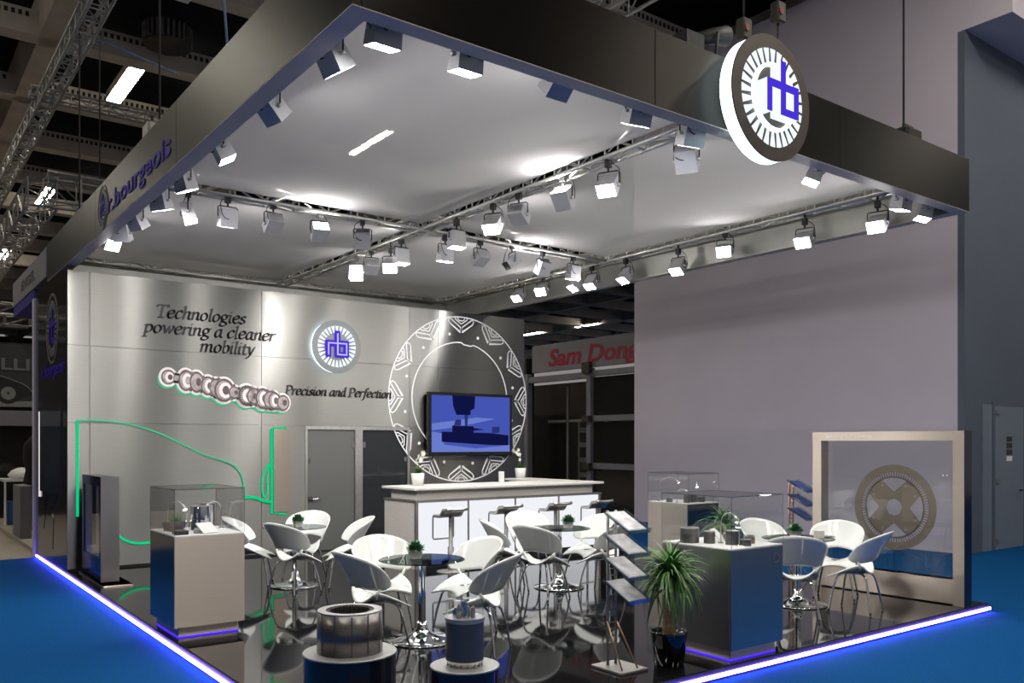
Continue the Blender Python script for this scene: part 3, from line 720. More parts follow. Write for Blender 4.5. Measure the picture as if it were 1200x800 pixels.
def catmull3(p, n=4):
    q = [p[0]]+list(p)+[p[-1]]; out = []
    for i in range(1, len(q)-2):
        for k in range(n):
            s = k/n
            out.append(tuple(.5*((2*q[i][a])+(-q[i-1][a]+q[i+1][a])*s+(2*q[i-1][a]-5*q[i][a]+4*q[i+1][a]-q[i+2][a])*s*s+(-q[i-1][a]+3*q[i][a]-3*q[i+1][a]+q[i+2][a])*s**3) for a in range(3)))
    return out+[tuple(p[-1])]
ORD = ['first', 'second', 'third', 'fourth', 'fifth', 'sixth', 'seventh', 'eighth', 'ninth', 'tenth']
FP = None
def flood(x, y, z, aim, label):
    global FP
    if FP is None: FP = flood_proto(); t = FP
    else: t = copy_tree(FP)
    t.location = (x, y, z+.215); t['label'] = label; t['group'] = 'box flood lamps hung under the canopy'
    a = Vector(aim).normalized(); yaw = math.atan2(a.x, -a.y) if a.xy.length > .05 else 0
    rot = Matrix.Rotation(yaw, 4, 'Z')
    tilt = math.atan2(a.xy.length, -a.z)
    for ch in t.children:
        if ch.name.startswith('housing'): ch.rotation_euler = (Matrix.Rotation(yaw, 4, 'Z') @ Matrix.Rotation(-tilt, 4, 'X')).to_euler()
        else: ch.rotation_euler = (0, 0, yaw)
FL = [ # row, x, y, z, aim
 ('L', 2.52, 5.39, 4.45, (.55,.1,-.8)), ('L', 2.52, 6.50, 4.45, (.9,.2,-.8)), ('L', 2.52, 7.68, 4.45, (.5,-.1,-.9)), ('L', 2.52, 8.82, 4.45, (.35,.1,-1)),
 ('L', 2.52, 9.70, 4.45, (.3,.2,-1)), ('L', 2.52, 10.74, 4.45, (.6,.3,-1)), ('L', 2.52, 11.47, 4.45, (.3,.4,-1)), ('L', 2.52, 12.15, 4.46, (.25,-.8,-.6)),
 ('F', 2.62, 4.85, 4.45, (0,.25,-1)), ('F', 3.25, 4.85, 4.45, (0,.2,-1)), ('F', 4.07, 4.85, 4.49, (0,.9,-.7)), ('F', 4.89, 4.85, 4.46, (.1,.45,-1)),
 ('F', 5.52, 4.85, 4.42, (.1,.4,-1)), ('F', 7.28, 4.85, 4.43, (-.3,.3,-1)), ('F', 8.87, 4.85, 4.43, (0,.2,-1)), ('F', 9.45, 4.9, 4.43, (-.2,.2,-1)),
 ('C', 2.90, 10.0, 4.44, (.3,-.1,-1)), ('C', 3.35, 10.0, 4.45, (0,.25,-1)), ('C', 3.90, 10.0, 4.47, (0,.8,-.5)), ('C', 4.50, 10.0, 4.46, (-.15,-.65,.55)),
 ('C', 5.09, 10.0, 4.45, (.3,.6,-.8)), ('C', 6.35, 10.0, 4.43, (0,.15,-1)), ('C', 6.94, 10.0, 4.45, (0,.9,-.4)), ('C', 7.50, 10.0, 4.47, (.7,-.15,.55)),
 ('C', 8.08, 10.0, 4.45, (0,.55,-.9)), ('C', 8.68, 10.0, 4.45, (0,.2,-1)),
 ('M', 6.0, 5.33, 4.43, (.5,.3,-.6)), ('M', 6.0, 6.37, 4.44, (-.6,-.3,-.7)), ('M', 6.0, 7.08, 4.47, (-.4,-.15,.6)), ('M', 6.0, 7.87, 4.46, (.8,.4,-.4)),
 ('M', 6.0, 8.38, 4.45, (-.6,-.35,-.7)), ('M', 6.0, 9.18, 4.42, (0,.05,-1)), ('M', 6.0, 10.60, 4.45, (0,.05,-1)), ('M', 6.05, 11.0, 4.40, (-.6,-.75,-.6)),
 ('M', 6.0, 11.5, 4.46, (.2,.9,-.4)), ('M', 6.0, 12.0, 4.45, (-.1,-.12,-1)),
 ('R', 9.38, 5.42, 4.38, (-.8,-.2,-.6)), ('R', 9.38, 6.39, 4.38, (-.8,-.2,-.6)), ('R', 9.38, 7.64, 4.47, (-.8,-.4,-.4)), ('R', 9.38, 8.49, 4.38, (-.6,-.1,-.8)),
 ('R', 9.38, 9.57, 4.42, (-.6,.1,-.9)), ('R', 9.38, 10.35, 4.44, (-.6,-.1,-.9)), ('R', 9.38, 10.75, 4.47, (-.6,.1,-.9)), ('R', 9.38, 11.62, 4.5, (-.7,-.3,-.5)),
 ('R', 9.38, 12.3, 4.5, (-.6,-.1,-.7))]
RN = {'L': 'behind the left fascia, %s from the front corner', 'F': 'behind the front fascia, %s from the left corner', 'C': 'on the middle cross truss, %s from the left',
      'M': 'on the centre truss, %s from the front fascia', 'R': 'on the right side truss, %s from the front'}
cnt = {}
for row, x, y, z, aim in FL:
    i = cnt.get(row, 0); cnt[row] = i+1
    up = ' turned upward' if aim[2] > 0 else ''
    flood(x, y, z, aim, 'grey box flood lamp' + up + ' ' + RN[row] % ORD[i])

# things on and above the canopy
t = thing('spotlight', 'black spotlight lying on top of the front fascia, left of the round sign', 'spotlight', (5.6, 4.75, 5.2))
link('barrel', MB().tube([(5.45, 4.75, 5.16), (5.62, 4.72, 5.22), (5.78, 4.70, 5.26)], [.05, .065, .085], 14), M_blackmetal, t)
link('yoke', MB().box(5.3, 4.70, 4.96, 5.75, 4.86, 5.03).tube([(5.6, 4.66, 5.0), (5.6, 4.64, 5.22)], .014).tube([(5.6, 4.84, 5.0), (5.6, 4.84, 5.22)], .014), M_blackmetal, t)
link('cooling_block', MB().box(5.25, 4.66, 5.04, 5.46, 4.84, 5.16), M_blackmetal, t)
t = thing('projector', 'black lamp housing with a handle on top of the fascia at right', 'projector', (8.85, 4.75, 5.05))
link('body', MB().bbox(8.68, 4.68, 4.98, 8.98, 4.86, 5.16, .02), M_blackmetal, t)
link('handle', MB().tube([(8.75, 4.77, 5.15), (8.75, 4.77, 5.21), (8.95, 4.77, 5.21), (8.95, 4.77, 5.15)], .01), M_blackmetal, t)
link('lens', MB().tube([(8.60, 4.77, 5.03), (8.69, 4.77, 5.03)], .04, 12), M_blackmetal, t)
def chain(x, y, z0, label, m=M_chain, r=.011):
    single('hanging_chain', MB().tube([(x, y, z0), (x, y, 11.3)], r, 6), m, label, 'chain')
chain(2.33, 9.0, 4.96, 'thin chain dropping onto the left fascia near its middle')
chain(2.33, 13.1, 4.96, 'thin chain dropping near the far end of the left fascia')
chain(8.76, 4.77, 5.15, 'thin dark chain dropping to the lamp housing on the right fascia', M_chain, .012)
chain(3.0, 15.19, 6.09, 'thin chain holding the low square truss behind the left fascia')
chain(6.0, 5.3, 6.2, 'pale chain above the spotlight on the front fascia')
single('hanging_rope', MB().tube([(2.33, 6.95, 4.96), (2.31, 7.1, 6.0), (2.30, 7.3, 7.5), (2.3, 7.3, 11.2)], .011, 6), M_rope, 'thin blue rope rising from the left fascia near the front corner', 'rope')
single('hanging_rope', MB().tube([(2.5, 13.4, 7.5), (2.6, 13.0, 7.45), (3.6, 12.9, 7.2)], .012, 6), M_rope, 'blue cable hanging from the long box truss', 'rope')
for i, (x, y, z, lb) in enumerate(((6.66, 5.2, 5.66, 'pale chain hoist with a red cover, nearer the spotlight'), (7.19, 5.2, 5.98, 'pale chain hoist with a red cover, above the round sign'))):
    t = thing('chain_hoist', lb, 'hoist', (x, y, z), None)
    link('body', MB().bbox(x-.065, y-.05, z, x+.065, y+.05, z+.2, .012), M_chain, t)
    link('cover', MB().tube([(x-.02, y-.062, z+.10), (x-.02, y-.05, z+.10)], .035, 14), M_red, t)
    link('chain', MB().tube([(x, y, z+.2), (x, y, 11.3)], .011, 6).tube([(x, y, z), (x, y, 4.92)], .011, 6), M_chain, t)
t = thing('rigging_hoist', 'small hoist on top of the left fascia where the chain lands', 'hoist', (2.34, 9.35, 5.0))
link('body', MB().bbox(2.27, 9.2, 4.96, 2.41, 9.45, 5.13, .02), M_darkalu, t)
link('hook', MB().tube([(2.34, 9.32, 5.12), (2.34, 9.32, 5.2), (2.34, 9.37, 5.22)], .015), M_blackmetal, t)
t = thing('beam_box', 'small white box with a violet light on the ceiling beam above the left fascia', 'fixture', (4.9, 17.3, 10.6))
link('body', MB().bbox(4.75, 17.2, 10.5, 5.05, 17.4, 10.78, .02), M_white, t)
link('lens', MB().tube([(4.9, 17.19, 10.66), (4.9, 17.2, 10.66)], .05, 12), E_lilac, t)

# ------------------------------------------------------------------ furniture
def smooth(x): x = max(0, min(1, x)); return x*x*(3-2*x)
def chair_proto():
    t = thing('shell_chair', '', 'chair')                      # back points to +Y
    def seat(u, v):
        x = (u-.5)*.46; y = -.22+v*.40; s = abs(u-.5)*2
        y += (.03-.07*s*s)*(1-v) - .05*s*s*v
        x *= (.80+.20*math.sin(PI*min(1, v*1.1+.1)))
        z = .455 + .075*s**2.2*smooth((v-.15)/.85) - .055*s**2*(1-v)**1.5 - .035*(1-v)**4 - .012*smooth((v-.8)/.2) - .018*(1-s*s)
        return (x, y, z)
    link('seat', MB().grid(seat, 16, 14, .014), M_shell, t)
    def back(u, v):
        q = (u-.5)*2; th = q*1.42; s = abs(q)
        hw = .158*max(.02, 1-s**2.2)**.7
        hz = .735-.135*s**1.5; h = hz+(v-.5)*2*hw
        rr = .235+(h-.52)*(.62*math.cos(th*.9)+.05)
        return (rr*math.sin(th)*1.06, rr*math.cos(th)*.86-.03, h)
    link('backrest', MB().grid(back, 28, 10, .012), M_shell, t)
    for s in (-1, 1): link('back_bracket', MB().tube([(s*.15, .09, .462), (s*.195, .11, .505), (s*.225, .085, .565)], .016, 8), M_shell, t)
    link('seat_hub', MB().lathe([(0, .0), (.10, .0), (.10, .016), (0, .016)], (0, 0, .412), 18).tube([(0, 0, .42), (0, 0, .448)], .05, 10), M_chrome, t)
    for sx, sy in ((1, 1), (-1, 1), (1, -1), (-1, -1)):
        link('leg', MB().tube(catmull3([(sx*.05, sy*.05, .418), (sx*.115, sy*.115, .408), (sx*.155, sy*.155, .36), (sx*.195, sy*.19, .20), (sx*.225, sy*.22, .004)], 4), .0115, 8), M_chrome, t)
    return t
VR, VD = Vector((.8, -.6, 0)), Vector((.6, .8, 0))              # to the right of the view, and away from it
CH = [
 (3.94, 10.80, -1, -.15, 'round glass table by the charging post', 'white shell chair behind the left display plinth, back turned left'),
 (4.13, 9.90, -.55, -.85, '', 'white shell chair at the left back table, its back toward us'),
 (4.84, 10.02, .85, .30, '', 'white shell chair on the right side of the left back table'),
 (4.71, 10.96, .1, 1, '', 'white shell chair on the far side of the left back table'),
 (3.61, 6.85, -.75, -.65, '', 'white shell chair left of the front table, outer back toward us'),
 (4.07, 7.51, -.35, .9, '', 'white shell chair behind the front table at its left, facing us'),
 (4.24, 6.13, .95, -.30, '', 'white shell chair right of the front table, above the small round pedestal'),
 (4.67, 7.00, .75, .65, '', 'white shell chair behind the front table at its right, facing left'),
 (6.36, 7.86, -.62, -.78, '', 'white shell chair in front of the middle table, grey outer back toward us'),
 (6.39, 8.58, -1, -.1, '', 'white shell chair on the left of the middle table, seen side on'),
 (7.16, 9.13, -.3, .95, '', 'white shell chair behind the middle table, near the bar'),
 (7.51, 8.37, .75, .6, '', 'white shell chair right behind the middle table, white inner back showing'),
 (7.16, 7.70, .85, -.52, '', 'white shell chair beside the brochure stand, front right of the middle table'),
 (7.79, 5.41, -.30, -.95, '', 'white shell chair next to the right glass plinth, back toward us'),
 (8.61, 5.23, .78, -.62, '', 'white shell chair nearest the front edge at the right table'),
 (9.16, 5.82, .45, .9, '', 'white shell chair behind the right table, before the glass frame'),
 (8.75, 6.44, -.35, .95, '', 'white shell chair behind the right table, seen above the right plinth'),
]
cp = None
for x, y, a, b, _, lb in CH:
    t = chair_proto() if cp is None else copy_tree(cp)
    if cp is None: cp = t
    d = VR*a+VD*b
    t.location = (x, y, 0); t.rotation_euler = (0, 0, math.atan2(d.y, d.x)-PI/2); t['label'] = lb; t['group'] = 'white shell chairs around the glass tables'
def table_proto():
    t = thing('round_glass_table', '', 'table')
    link('glass_top', MB().lathe([(0, .745), (.39, .745), (.40, .750), (.40, .752), (.39, .757), (0, .757)], n=56, smooth=False), G_smoke, t)
    link('top_mount', MB().lathe([(0, .725), (.10, .725), (.11, .744), (0, .744)], n=24), M_chrome, t)
    link('column', MB().lathe([(.036, .03), (.036, .73)], n=20), M_chrome, t)
    link('base', MB().lathe([(0, .001), (.315, .001), (.32, .008), (.315, .016), (.24, .026), (.15, .045), (.08, .08), (.052, .13), (.044, .18), (.0, .18)], n=48), M_chrome, t)
    return t
tp = None
for x, y, lb in ((4.37, 10.47, 'round glass table farthest left, in front of the charging post'), (4.10, 6.86, 'round smoked glass table nearest the camera'),
                 (7.0, 8.34, 'round glass table in the middle, in front of the bar'), (8.43, 5.83, 'round glass table at right beside the glass frame')):
    t = table_proto() if tp is None else copy_tree(tp)
    if tp is None: tp = t
    t.location = (x, y, 0); t['label'] = lb; t['group'] = 'round glass tables'
def succulent_proto():
    t = thing('potted_succulent', '', 'plant')
    link('pot', MB().add([(-.04,-.04,0),(.04,-.04,0),(.04,.04,0),(-.04,.04,0),(-.05,-.05,.065),(.05,-.05,.065),(.05,.05,.065),(-.05,.05,.065),(-.042,-.042,.055),(.042,-.042,.055),(.042,.042,.055),(-.042,.042,.055)],
         [(3,2,1,0),(0,1,5,4),(1,2,6,5),(2,3,7,6),(3,0,4,7),(4,5,9,8),(5,6,10,9),(6,7,11,10),(7,4,8,11),(8,9,10,11)]), M_ceramic, t)
    mb = MB()
    for k in range(90):
        a = random.uniform(0, 2*PI); e = random.uniform(.1, 1.3); L = random.uniform(.085, .125)
        d = Vector((math.cos(a)*math.cos(e), math.sin(a)*math.cos(e), math.sin(e))); s = d.cross(Vector((0,0,1))).normalized()
        c = Vector((0, 0, .06)); w = .026
        mb.add([c+d*L*.3-s*w*.4, c+d*L*.7-s*w, c+d*L, c+d*L*.7+s*w, c+d*L*.3+s*w*.4, c+d*L*.6-d.cross(s)*.012], [(0,1,5),(1,2,5),(2,3,5),(3,4,5),(4,0,5)])
    link('leaves', mb, M_leaf2, t, 'stuff')
    return t
sp = None
for x, y, lb in ((4.40, 10.45, 'small potted succulent on the left back table'), (4.07, 6.93, 'small potted succulent on the front smoked glass table'),
                 (7.10, 8.28, 'small potted succulent on the middle table before the bar'), (8.42, 5.86, 'small potted succulent on the right table')):
    t = succulent_proto() if sp is None else copy_tree(sp)
    if sp is None: sp = t
    t.location = (x, y, .757); t['label'] = lb; t['group'] = 'succulents on the glass tables'
single('menu_card', MB().obox((8.70, 5.68, .765), Vector((.8,-.5,0)).normalized(), Vector((.5,.8,0)).normalized(), EZ, .22, .10, .012), M_darkalu, 'small flat card lying on the right glass table', 'card')
single('table_sign', MB().obox((8.58, 5.66, .80), Vector((.8,-.5,0)).normalized(), Vector((.5,.8,0)).normalized(), EZ, .11, .04, .085), M_bar_wood, 'small beige block standing on the right glass table', 'sign')

# bar counter
t = thing('bar_counter', 'long white backlit bar counter with pale wood ends under the wall screen', 'bar counter', (6.3, 10.72, 0))
link('core', MB().box(6.34, 10.75, .12, 9.88, 11.62, .97), M_bar_wood, t)
link('kick_plate', MB().box(6.40, 10.80, 0, 9.84, 11.6, .12), M_edge, t)
link('end_panel', MB().bbox(6.30, 10.74, .0, 6.335, 11.65, .985, .003), M_bar_wood, t)
link('end_panel', MB().bbox(9.885, 10.74, .0, 9.92, 11.65, .985, .003), M_bar_wood, t)
xs = [6.335+.8875*k for k in range(5)]
for a, b in zip(xs[:-1], xs[1:]): link('light_panel', MB().box(a+.012, 10.735, .12, b-.012, 10.75, .96), E_bar, t)
for x in xs: link('upright_trim', MB().box(x-.012 if x > 6.34 else 6.30, 10.718, .0, x+.012 if x < 9.88 else 9.92, 10.752, .965), M_darkalu, t)
link('rail_trim', MB().box(6.29, 10.705, .965, 9.93, 11.66, .995), M_darkalu, t)
link('riser', MB().bbox(6.36, 10.80, .995, 9.80, 11.55, 1.14, .004), M_bar_wood, t)
link('counter_top', MB().bbox(6.27, 10.70, 1.14, 9.98, 11.68, 1.18, .006), M_bar_top, t)
link('wing_body', MB().box(9.50, 11.68, 0, 9.90, 12.78, 1.14), M_bar_wood, t)
link('wing_top', MB().bbox(9.46, 11.68, 1.14, 9.98, 12.84, 1.18, .006), M_bar_top, t)
t = thing('refrigerator_cabinet', 'grey panel cabinet low behind the bar against the steel wall', 'cabinet', (8.9, 13.2, 0))
link('body', MB().bbox(8.05, 13.0, 0, 9.2, 13.5, .9, .005), M_bar_wood, t); link('door', MB().box(8.07, 12.985, .05, 8.62, 13.0, .87).box(8.64, 12.985, .05, 9.18, 13.0, .87), M_white, t)
single('napkin_holder', MB().bbox(8.33, 11.42, 1.18, 8.41, 11.48, 1.36, .006), M_white, 'small upright white card holder on the bar under the screen', 'holder')

def stool_proto():
    t = thing('bar_stool', '', 'bar stool')                    # low back toward -Y
    def seat(u, v):
        x = (u-.5)*.36; y = .19-v*.38; s = smooth((v-.42)/.3)
        return (x, y, .79+.085*s+.02*smooth((v-.85)/.15)+.012*abs(u-.5)**2*4*s)
    link('seat', MB().grid(seat, 6, 18, .042), M_alu, t)
    link('footrest_loop', MB().tube([(-.175, .19, .79), (-.175, .20, .76), (-.175, .20, .48), (-.16, .20, .455), (.16, .20, .455), (.175, .20, .48), (.175, .20, .76), (.175, .19, .79)], .011, 8), M_darkalu, t)
    link('column', MB().lathe([(.045, .015), (.045, .35), (.03, .36), (.03, .78)], n=18), M_darkalu, t)
    link('base', MB().lathe([(0, .0), (.20, .0), (.20, .012), (.06, .02), (.05, .03), (0, .03)], n=36), M_darkalu, t)
    return t
bs = None
for i, x in enumerate((6.62, 7.60, 8.56, 9.44)):
    t = stool_proto() if bs is None else copy_tree(bs)
    if bs is None: bs = t
    t.location = (x, 10.28, 0); t['label'] = 'chrome bar stool with a square footrest loop, ' + ('nearest the left end of the bar', 'second from the left end of the bar', 'third from the left end of the bar', 'at the right end of the bar')[i]
    t['group'] = 'chrome stools along the bar'

def orchid(x, y, lb, lean):
    t = thing('potted_orchid', lb, 'plant', (x, y, 1.18), None)
    link('pot', MB().lathe([(0, 0), (.085, 0), (.105, .19), (.095, .19), (.09, .17), (0, .17)], (x, y, 1.18), 24), M_ceramic, t)
    mb = MB()
    for k in range(60):
        a = random.uniform(0, 2*PI); e = random.uniform(.2, 1.3); L = random.uniform(.08, .16); d = Vector((math.cos(a)*math.cos(e), math.sin(a)*math.cos(e), math.sin(e))); s = d.cross(Vector((0,0,1))).normalized()
        c = Vector((x, y, 1.35)); mb.add([c, c+d*L*.6-s*.014, c+d*L, c+d*L*.6+s*.014], [(0,1,2),(0,2,3)])
    link('leaves', mb, M_leaf, t, 'stuff')
    pts = catmull3([(x, y, 1.35), (x+.02*lean, y, 1.50), (x+.03*lean, y, 1.62), (x+.10*lean, y, 1.70), (x+.17*lean, y, 1.66)])
    link('stem', MB().tube(pts, .005, 5), M_leaf, t)
    for k in range(7):
        c = Vector(pts[6+k*(len(pts)-7)//7])+Vector((random.uniform(-.03,.03), random.uniform(-.03,.02), random.uniform(-.05,.02)))
        fl = MB()
        for q in range(5):
            a = 2*PI*q/5; dd = Vector((math.cos(a), -.25, math.sin(a))); ss = Vector((-math.sin(a), 0, math.cos(a)))
            fl.add([c, c+dd*.02-ss*.014, c+dd*.04, c+dd*.02+ss*.014], [(0,1,2,3)])
        link('flower', fl, M_petal, t)
orchid(6.71, 11.35, 'white potted orchid on the left end of the bar', 1)
orchid(9.66, 12.62, 'white potted orchid on the bar wing, right of the screen', -1)

# display plinths with glass cases
def plinth(lb, x0, y0, x1, y1, h, front, side, name='display_plinth'):
    t = thing(name, lb, 'display case', (x0, y0, 0))
    link('body_front', MB().bbox(x0, y0, .10, x1, y0+.02, h-.012, .002), front, t)
    link('body_side', MB().bbox(x0, y0+.021, .10, x0+.02, y1, h-.012, .002), side, t)
    link('body_core', MB().box(x0+.02, y0+.02, .10, x1, y1, h-.013), M_steel_plinth, t)
    link('plinth_foot', MB().box(x0+.05, y0+.05, 0.012, x1-.05, y1-.05, .10), M_steel_plinth, t)
    link('foot_light', MB().box(x0+.045, y0+.045, 0.0, x1-.045, y1-.045, .012), E_ledblue, t)
    link('display_floor', MB().bbox(x0, y0, h-.012, x1, y1, h, .002), M_white, t)
    g = .006; z0, z1 = h, h+.43
    for nm, b in (('glass_pane', (x0, y0, z0, x1, y0+g, z1)), ('glass_pane', (x0, y1-g, z0, x1, y1, z1)), ('glass_pane', (x0, y0+g, z0, x0+g, y1-g, z1)), ('glass_pane', (x1-g, y0+g, z0, x1, y1-g, z1)), ('glass_pane', (x0, y0, z1, x1, y1, z1+g))):
        link(nm, MB().box(*b), G_clear, t)
    ed = MB()
    for (x, y) in ((x0, y0), (x1, y0), (x0, y1), (x1, y1)): ed.box(x-.003, y-.003, z0, x+.003, y+.003, z1+g)
    for a, b in (((x0, y0), (x1, y0)), ((x0, y0), (x0, y1)), ((x1, y0), (x1, y1)), ((x0, y1), (x1, y1))): ed.tube([(*a, z1+g), (*b, z1+g)], .0035, 4)
    link('glass_edges', ed, G_acryl, t)
    return t
P1 = plinth('brushed steel plinth with a glass case at the left edge of the platform', 2.27, 8.26, 2.93, 9.12, .96, M_steel_plinth, M_navy)  # navy side paints the dark hall reflected in the steel
P2 = plinth('steel plinth with a glass case at the front right, beside the palm', 5.73, 4.60, 6.43, 5.38, .945, M_mirror, M_mirror)
P3 = plinth('steel plinth with a glass case far right, before the white hall wall', 9.55, 8.45, 10.22, 9.26, .945, M_navy, M_steel_plinth)  # front's darkness is painted navy; the lit side keeps the steel colour
link('emblem_ring', MB().ring(circ(.045, 24), circ(.03, 24), (6.33, 4.598, .83), EX, EZ, .003), M_greybooth, P2)

def gooseneck(lb, x, y, z, dx, dy, h=.25):
    t = thing('gooseneck_lamp', lb, 'lamp', (x, y, z), None)
    pts = catmull3([(x, y, z), (x, y, z+h*.6), (x+dx*.15, y+dy*.15, z+h*.9), (x+dx*.6, y+dy*.6, z+h), (x+dx*.95, y+dy*.95, z+h*.88)])
    link('base', MB().lathe([(0, 0), (.025, 0), (.025, .01), (0, .012)], (x, y, z), 14), M_chrome, t)
    link('neck', MB().tube(pts, .005, 6), M_alu, t)
    e = Vector((x+dx*.95, y+dy*.95, z+h*.88)); f = (Vector((dx*.3, dy*.3, -.12))).normalized()
    link('lamp_head', MB().tube([e-f*.01, e+f*.02, e+f*.045], [.010, .016, .022], 12), M_alu, t)
    link('bulb', MB().tube([e+f*.044, e+f*.048], [.019, .017], 12), E_spot, t)
def drum(name, lb, x, y, z, r, h, m=M_stator, bore=.5, group=None):
    t = thing(name, lb, 'motor part', (x, y, z), group)
    link('body', MB().lathe([(r*bore, 0), (r, 0), (r, h), (r*bore, h)], (x, y, z), 32, False), m, t)
    link('end_ring', MB().lathe([(r*bore*.98, h), (r*.98, h), (r*.96, h+.008), (r*bore, h+.008)], (x, y, z), 32, False), M_statortop, t)
    link('bore_shadow', MB().lathe([(0, .01), (r*bore*.97, .01), (r*bore*.97, h)], (x, y, z), 20), M_greydark, t)
    return t
# left case
drum('stator_core', 'tall steel drum in the left glass case', 2.66, 8.72, .96, .105, .24, M_chrome)
drum('stator_core', 'smaller dark drum behind the tall drum in the left glass case', 2.78, 8.92, .96, .07, .25, M_greydark)
gooseneck('small lit gooseneck lamp at the left of the left glass case', 2.34, 8.75, .96, .10, -.20, .30)
gooseneck('small lit gooseneck lamp at the right of the left glass case', 2.88, 8.80, .96, -.16, -.05, .28)
t = thing('planter_bowl', 'dark round bowl of grass in the left glass case', 'planter', (2.42, 8.80, .96))
link('bowl', MB().lathe([(0, 0), (.10, 0), (.12, .10), (.11, .10), (.10, .085), (0, .085)], (2.42, 8.80, .96), 24), M_greydark, t)
mb = MB()
for k in range(70):
    a = random.uniform(0, 2*PI); r = random.uniform(0, .09); L = random.uniform(.06, .13); c = Vector((2.42+r*math.cos(a), 8.80+r*math.sin(a), 1.045)); d = Vector((math.cos(a)*.5, math.sin(a)*.5, 1)).normalized(); s = Vector((-math.sin(a), math.cos(a), 0))
    mb.add([c-s*.004, c+s*.004, c+d*L], [(0,1,2)])
link('grass', mb, M_leaf, t, 'stuff')
single('sign_card', MB().obox((2.62, 8.42, 1.01), Vector((.95,.3,0)).normalized(), Vector((-.25,.8,.55)).normalized(), Vector((.16,-.52,.83)).normalized(), .17, .16, .006), M_white, 'tilted white card leaning in the left glass case', 'card')
single('component_tray', MB().bbox(2.31, 8.36, .96, 2.43, 8.50, 1.00, .006), M_blackmetal, 'small black tray in the near corner of the left glass case', 'tray')
t = thing('tool_pair', 'two polished rods standing in the left glass case', 'tool', (2.45, 8.6, .96))
for dx in (0, .045): link('rod', MB().tube([(2.45+dx, 8.58, .965), (2.49+dx, 8.62, 1.13)], .010, 8), M_chrome, t)
single('brass_block', MB().bbox(2.50, 8.40, .96, 2.57, 8.46, 1.0, .004), M_statortop, 'small steel block beside the white card in the left glass case', 'block')
# right front case
for x, y, r, h, b, lb in ((5.86, 5.17, .085, .125, .6, 'big laminated ring at the back left of the front right glass case'), (5.95, 5.02, .05, .10, .3, 'grey drum beside the big ring in the front right glass case'),
      (6.03, 4.83, .062, .115, .2, 'tall banded drum in the middle of the front right glass case'), (6.10, 4.76, .05, .04, .5, 'flat ring beside the tall drum in the front right glass case'), (6.05, 4.69, .035, .05, .3, 'small ring at the near corner of the front right glass case'),
      (6.22, 4.80, .05, .055, .5, 'low copper ring in the front right glass case'), (6.33, 4.88, .045, .05, .4, 'low ring at the right of the front right glass case'), (6.28, 5.05, .07, .06, .6, 'wide low ring at the rear of the front right glass case')):
    drum('stator_core', lb, x, y, .945, r, h, M_copper if 'copper' in lb else M_stator, b)
gooseneck('lit gooseneck lamp standing left in the front right glass case', 6.02, 4.95, .945, .06, -.12, .27)
gooseneck('lit gooseneck lamp standing near the corner of the front right glass case', 5.98, 4.72, .945, -.05, -.03, .24)
single('sign_card', MB().obox((6.16, 5.1, 1.0), Vector((.9,.4,0)).normalized(), Vector((-.3,.7,.64)).normalized(), Vector((.25,-.58,.76)).normalized(), .16, .15, .006), M_white, 'tilted white card in the front right glass case', 'card')
# far case
for x, y, r, h, lb in ((9.72, 8.62, .055, .13, 'drum at the near corner of the far glass case'), (9.86, 8.62, .05, .12, 'second drum from the corner of the far glass case'), (10.0, 8.6, .06, .08, 'low ring in the middle of the far glass case'), (9.64, 8.9, .05, .06, 'small ring at the left of the far glass case'), (10.1, 8.85, .05, .06, 'small ring at the right of the far glass case')):
    drum('stator_core', lb, x, y, .945, r, h, M_stator, .4)
gooseneck('tall lit gooseneck lamp at the left of the far glass case', 9.62, 9.10, .945, .18, -.22, .36)
gooseneck('lower lit gooseneck lamp in the far glass case', 9.63, 8.74, .945, .12, -.08, .20)
gooseneck('lit gooseneck lamp at the right of the far glass case', 10.05, 8.75, .945, -.06, -.08, .30)

# dark display kiosk against the side wall
t = thing('display_kiosk', 'dark framed window kiosk standing left, against the steel wall', 'kiosk', (2.40, 12.1, 0))
link('frame', MB().box(2.40, 12.1, .02, 2.62, 12.19, 1.39).box(2.40, 13.2, .02, 2.62, 13.3, 1.39).box(2.40, 12.19, 1.27, 2.62, 13.2, 1.39).box(2.40, 12.19, .02, 2.62, 13.2, .32), M_navy, t)
link('end_plate', MB().box(2.40, 12.085, .02, 2.625, 12.10, 1.39), M_mirror, t)
link('back_panel', MB().box(2.56, 12.19, .32, 2.58, 13.2, 1.27), M_greybooth, t)
link('inner_post', MB().box(2.45, 12.55, .32, 2.53, 12.63, 1.27), M_white, t)
link('inner_rail', MB().box(2.44, 12.19, .32, 2.56, 13.2, .40), M_white, t)
link('glass_pane', MB().box(2.41, 12.19, .32, 2.418, 13.2, 1.27), G_clear, t)
link('base_plate', MB().bbox(2.36, 11.75, 0, 2.72, 13.34, .02, .004), M_steel_plinth, t)

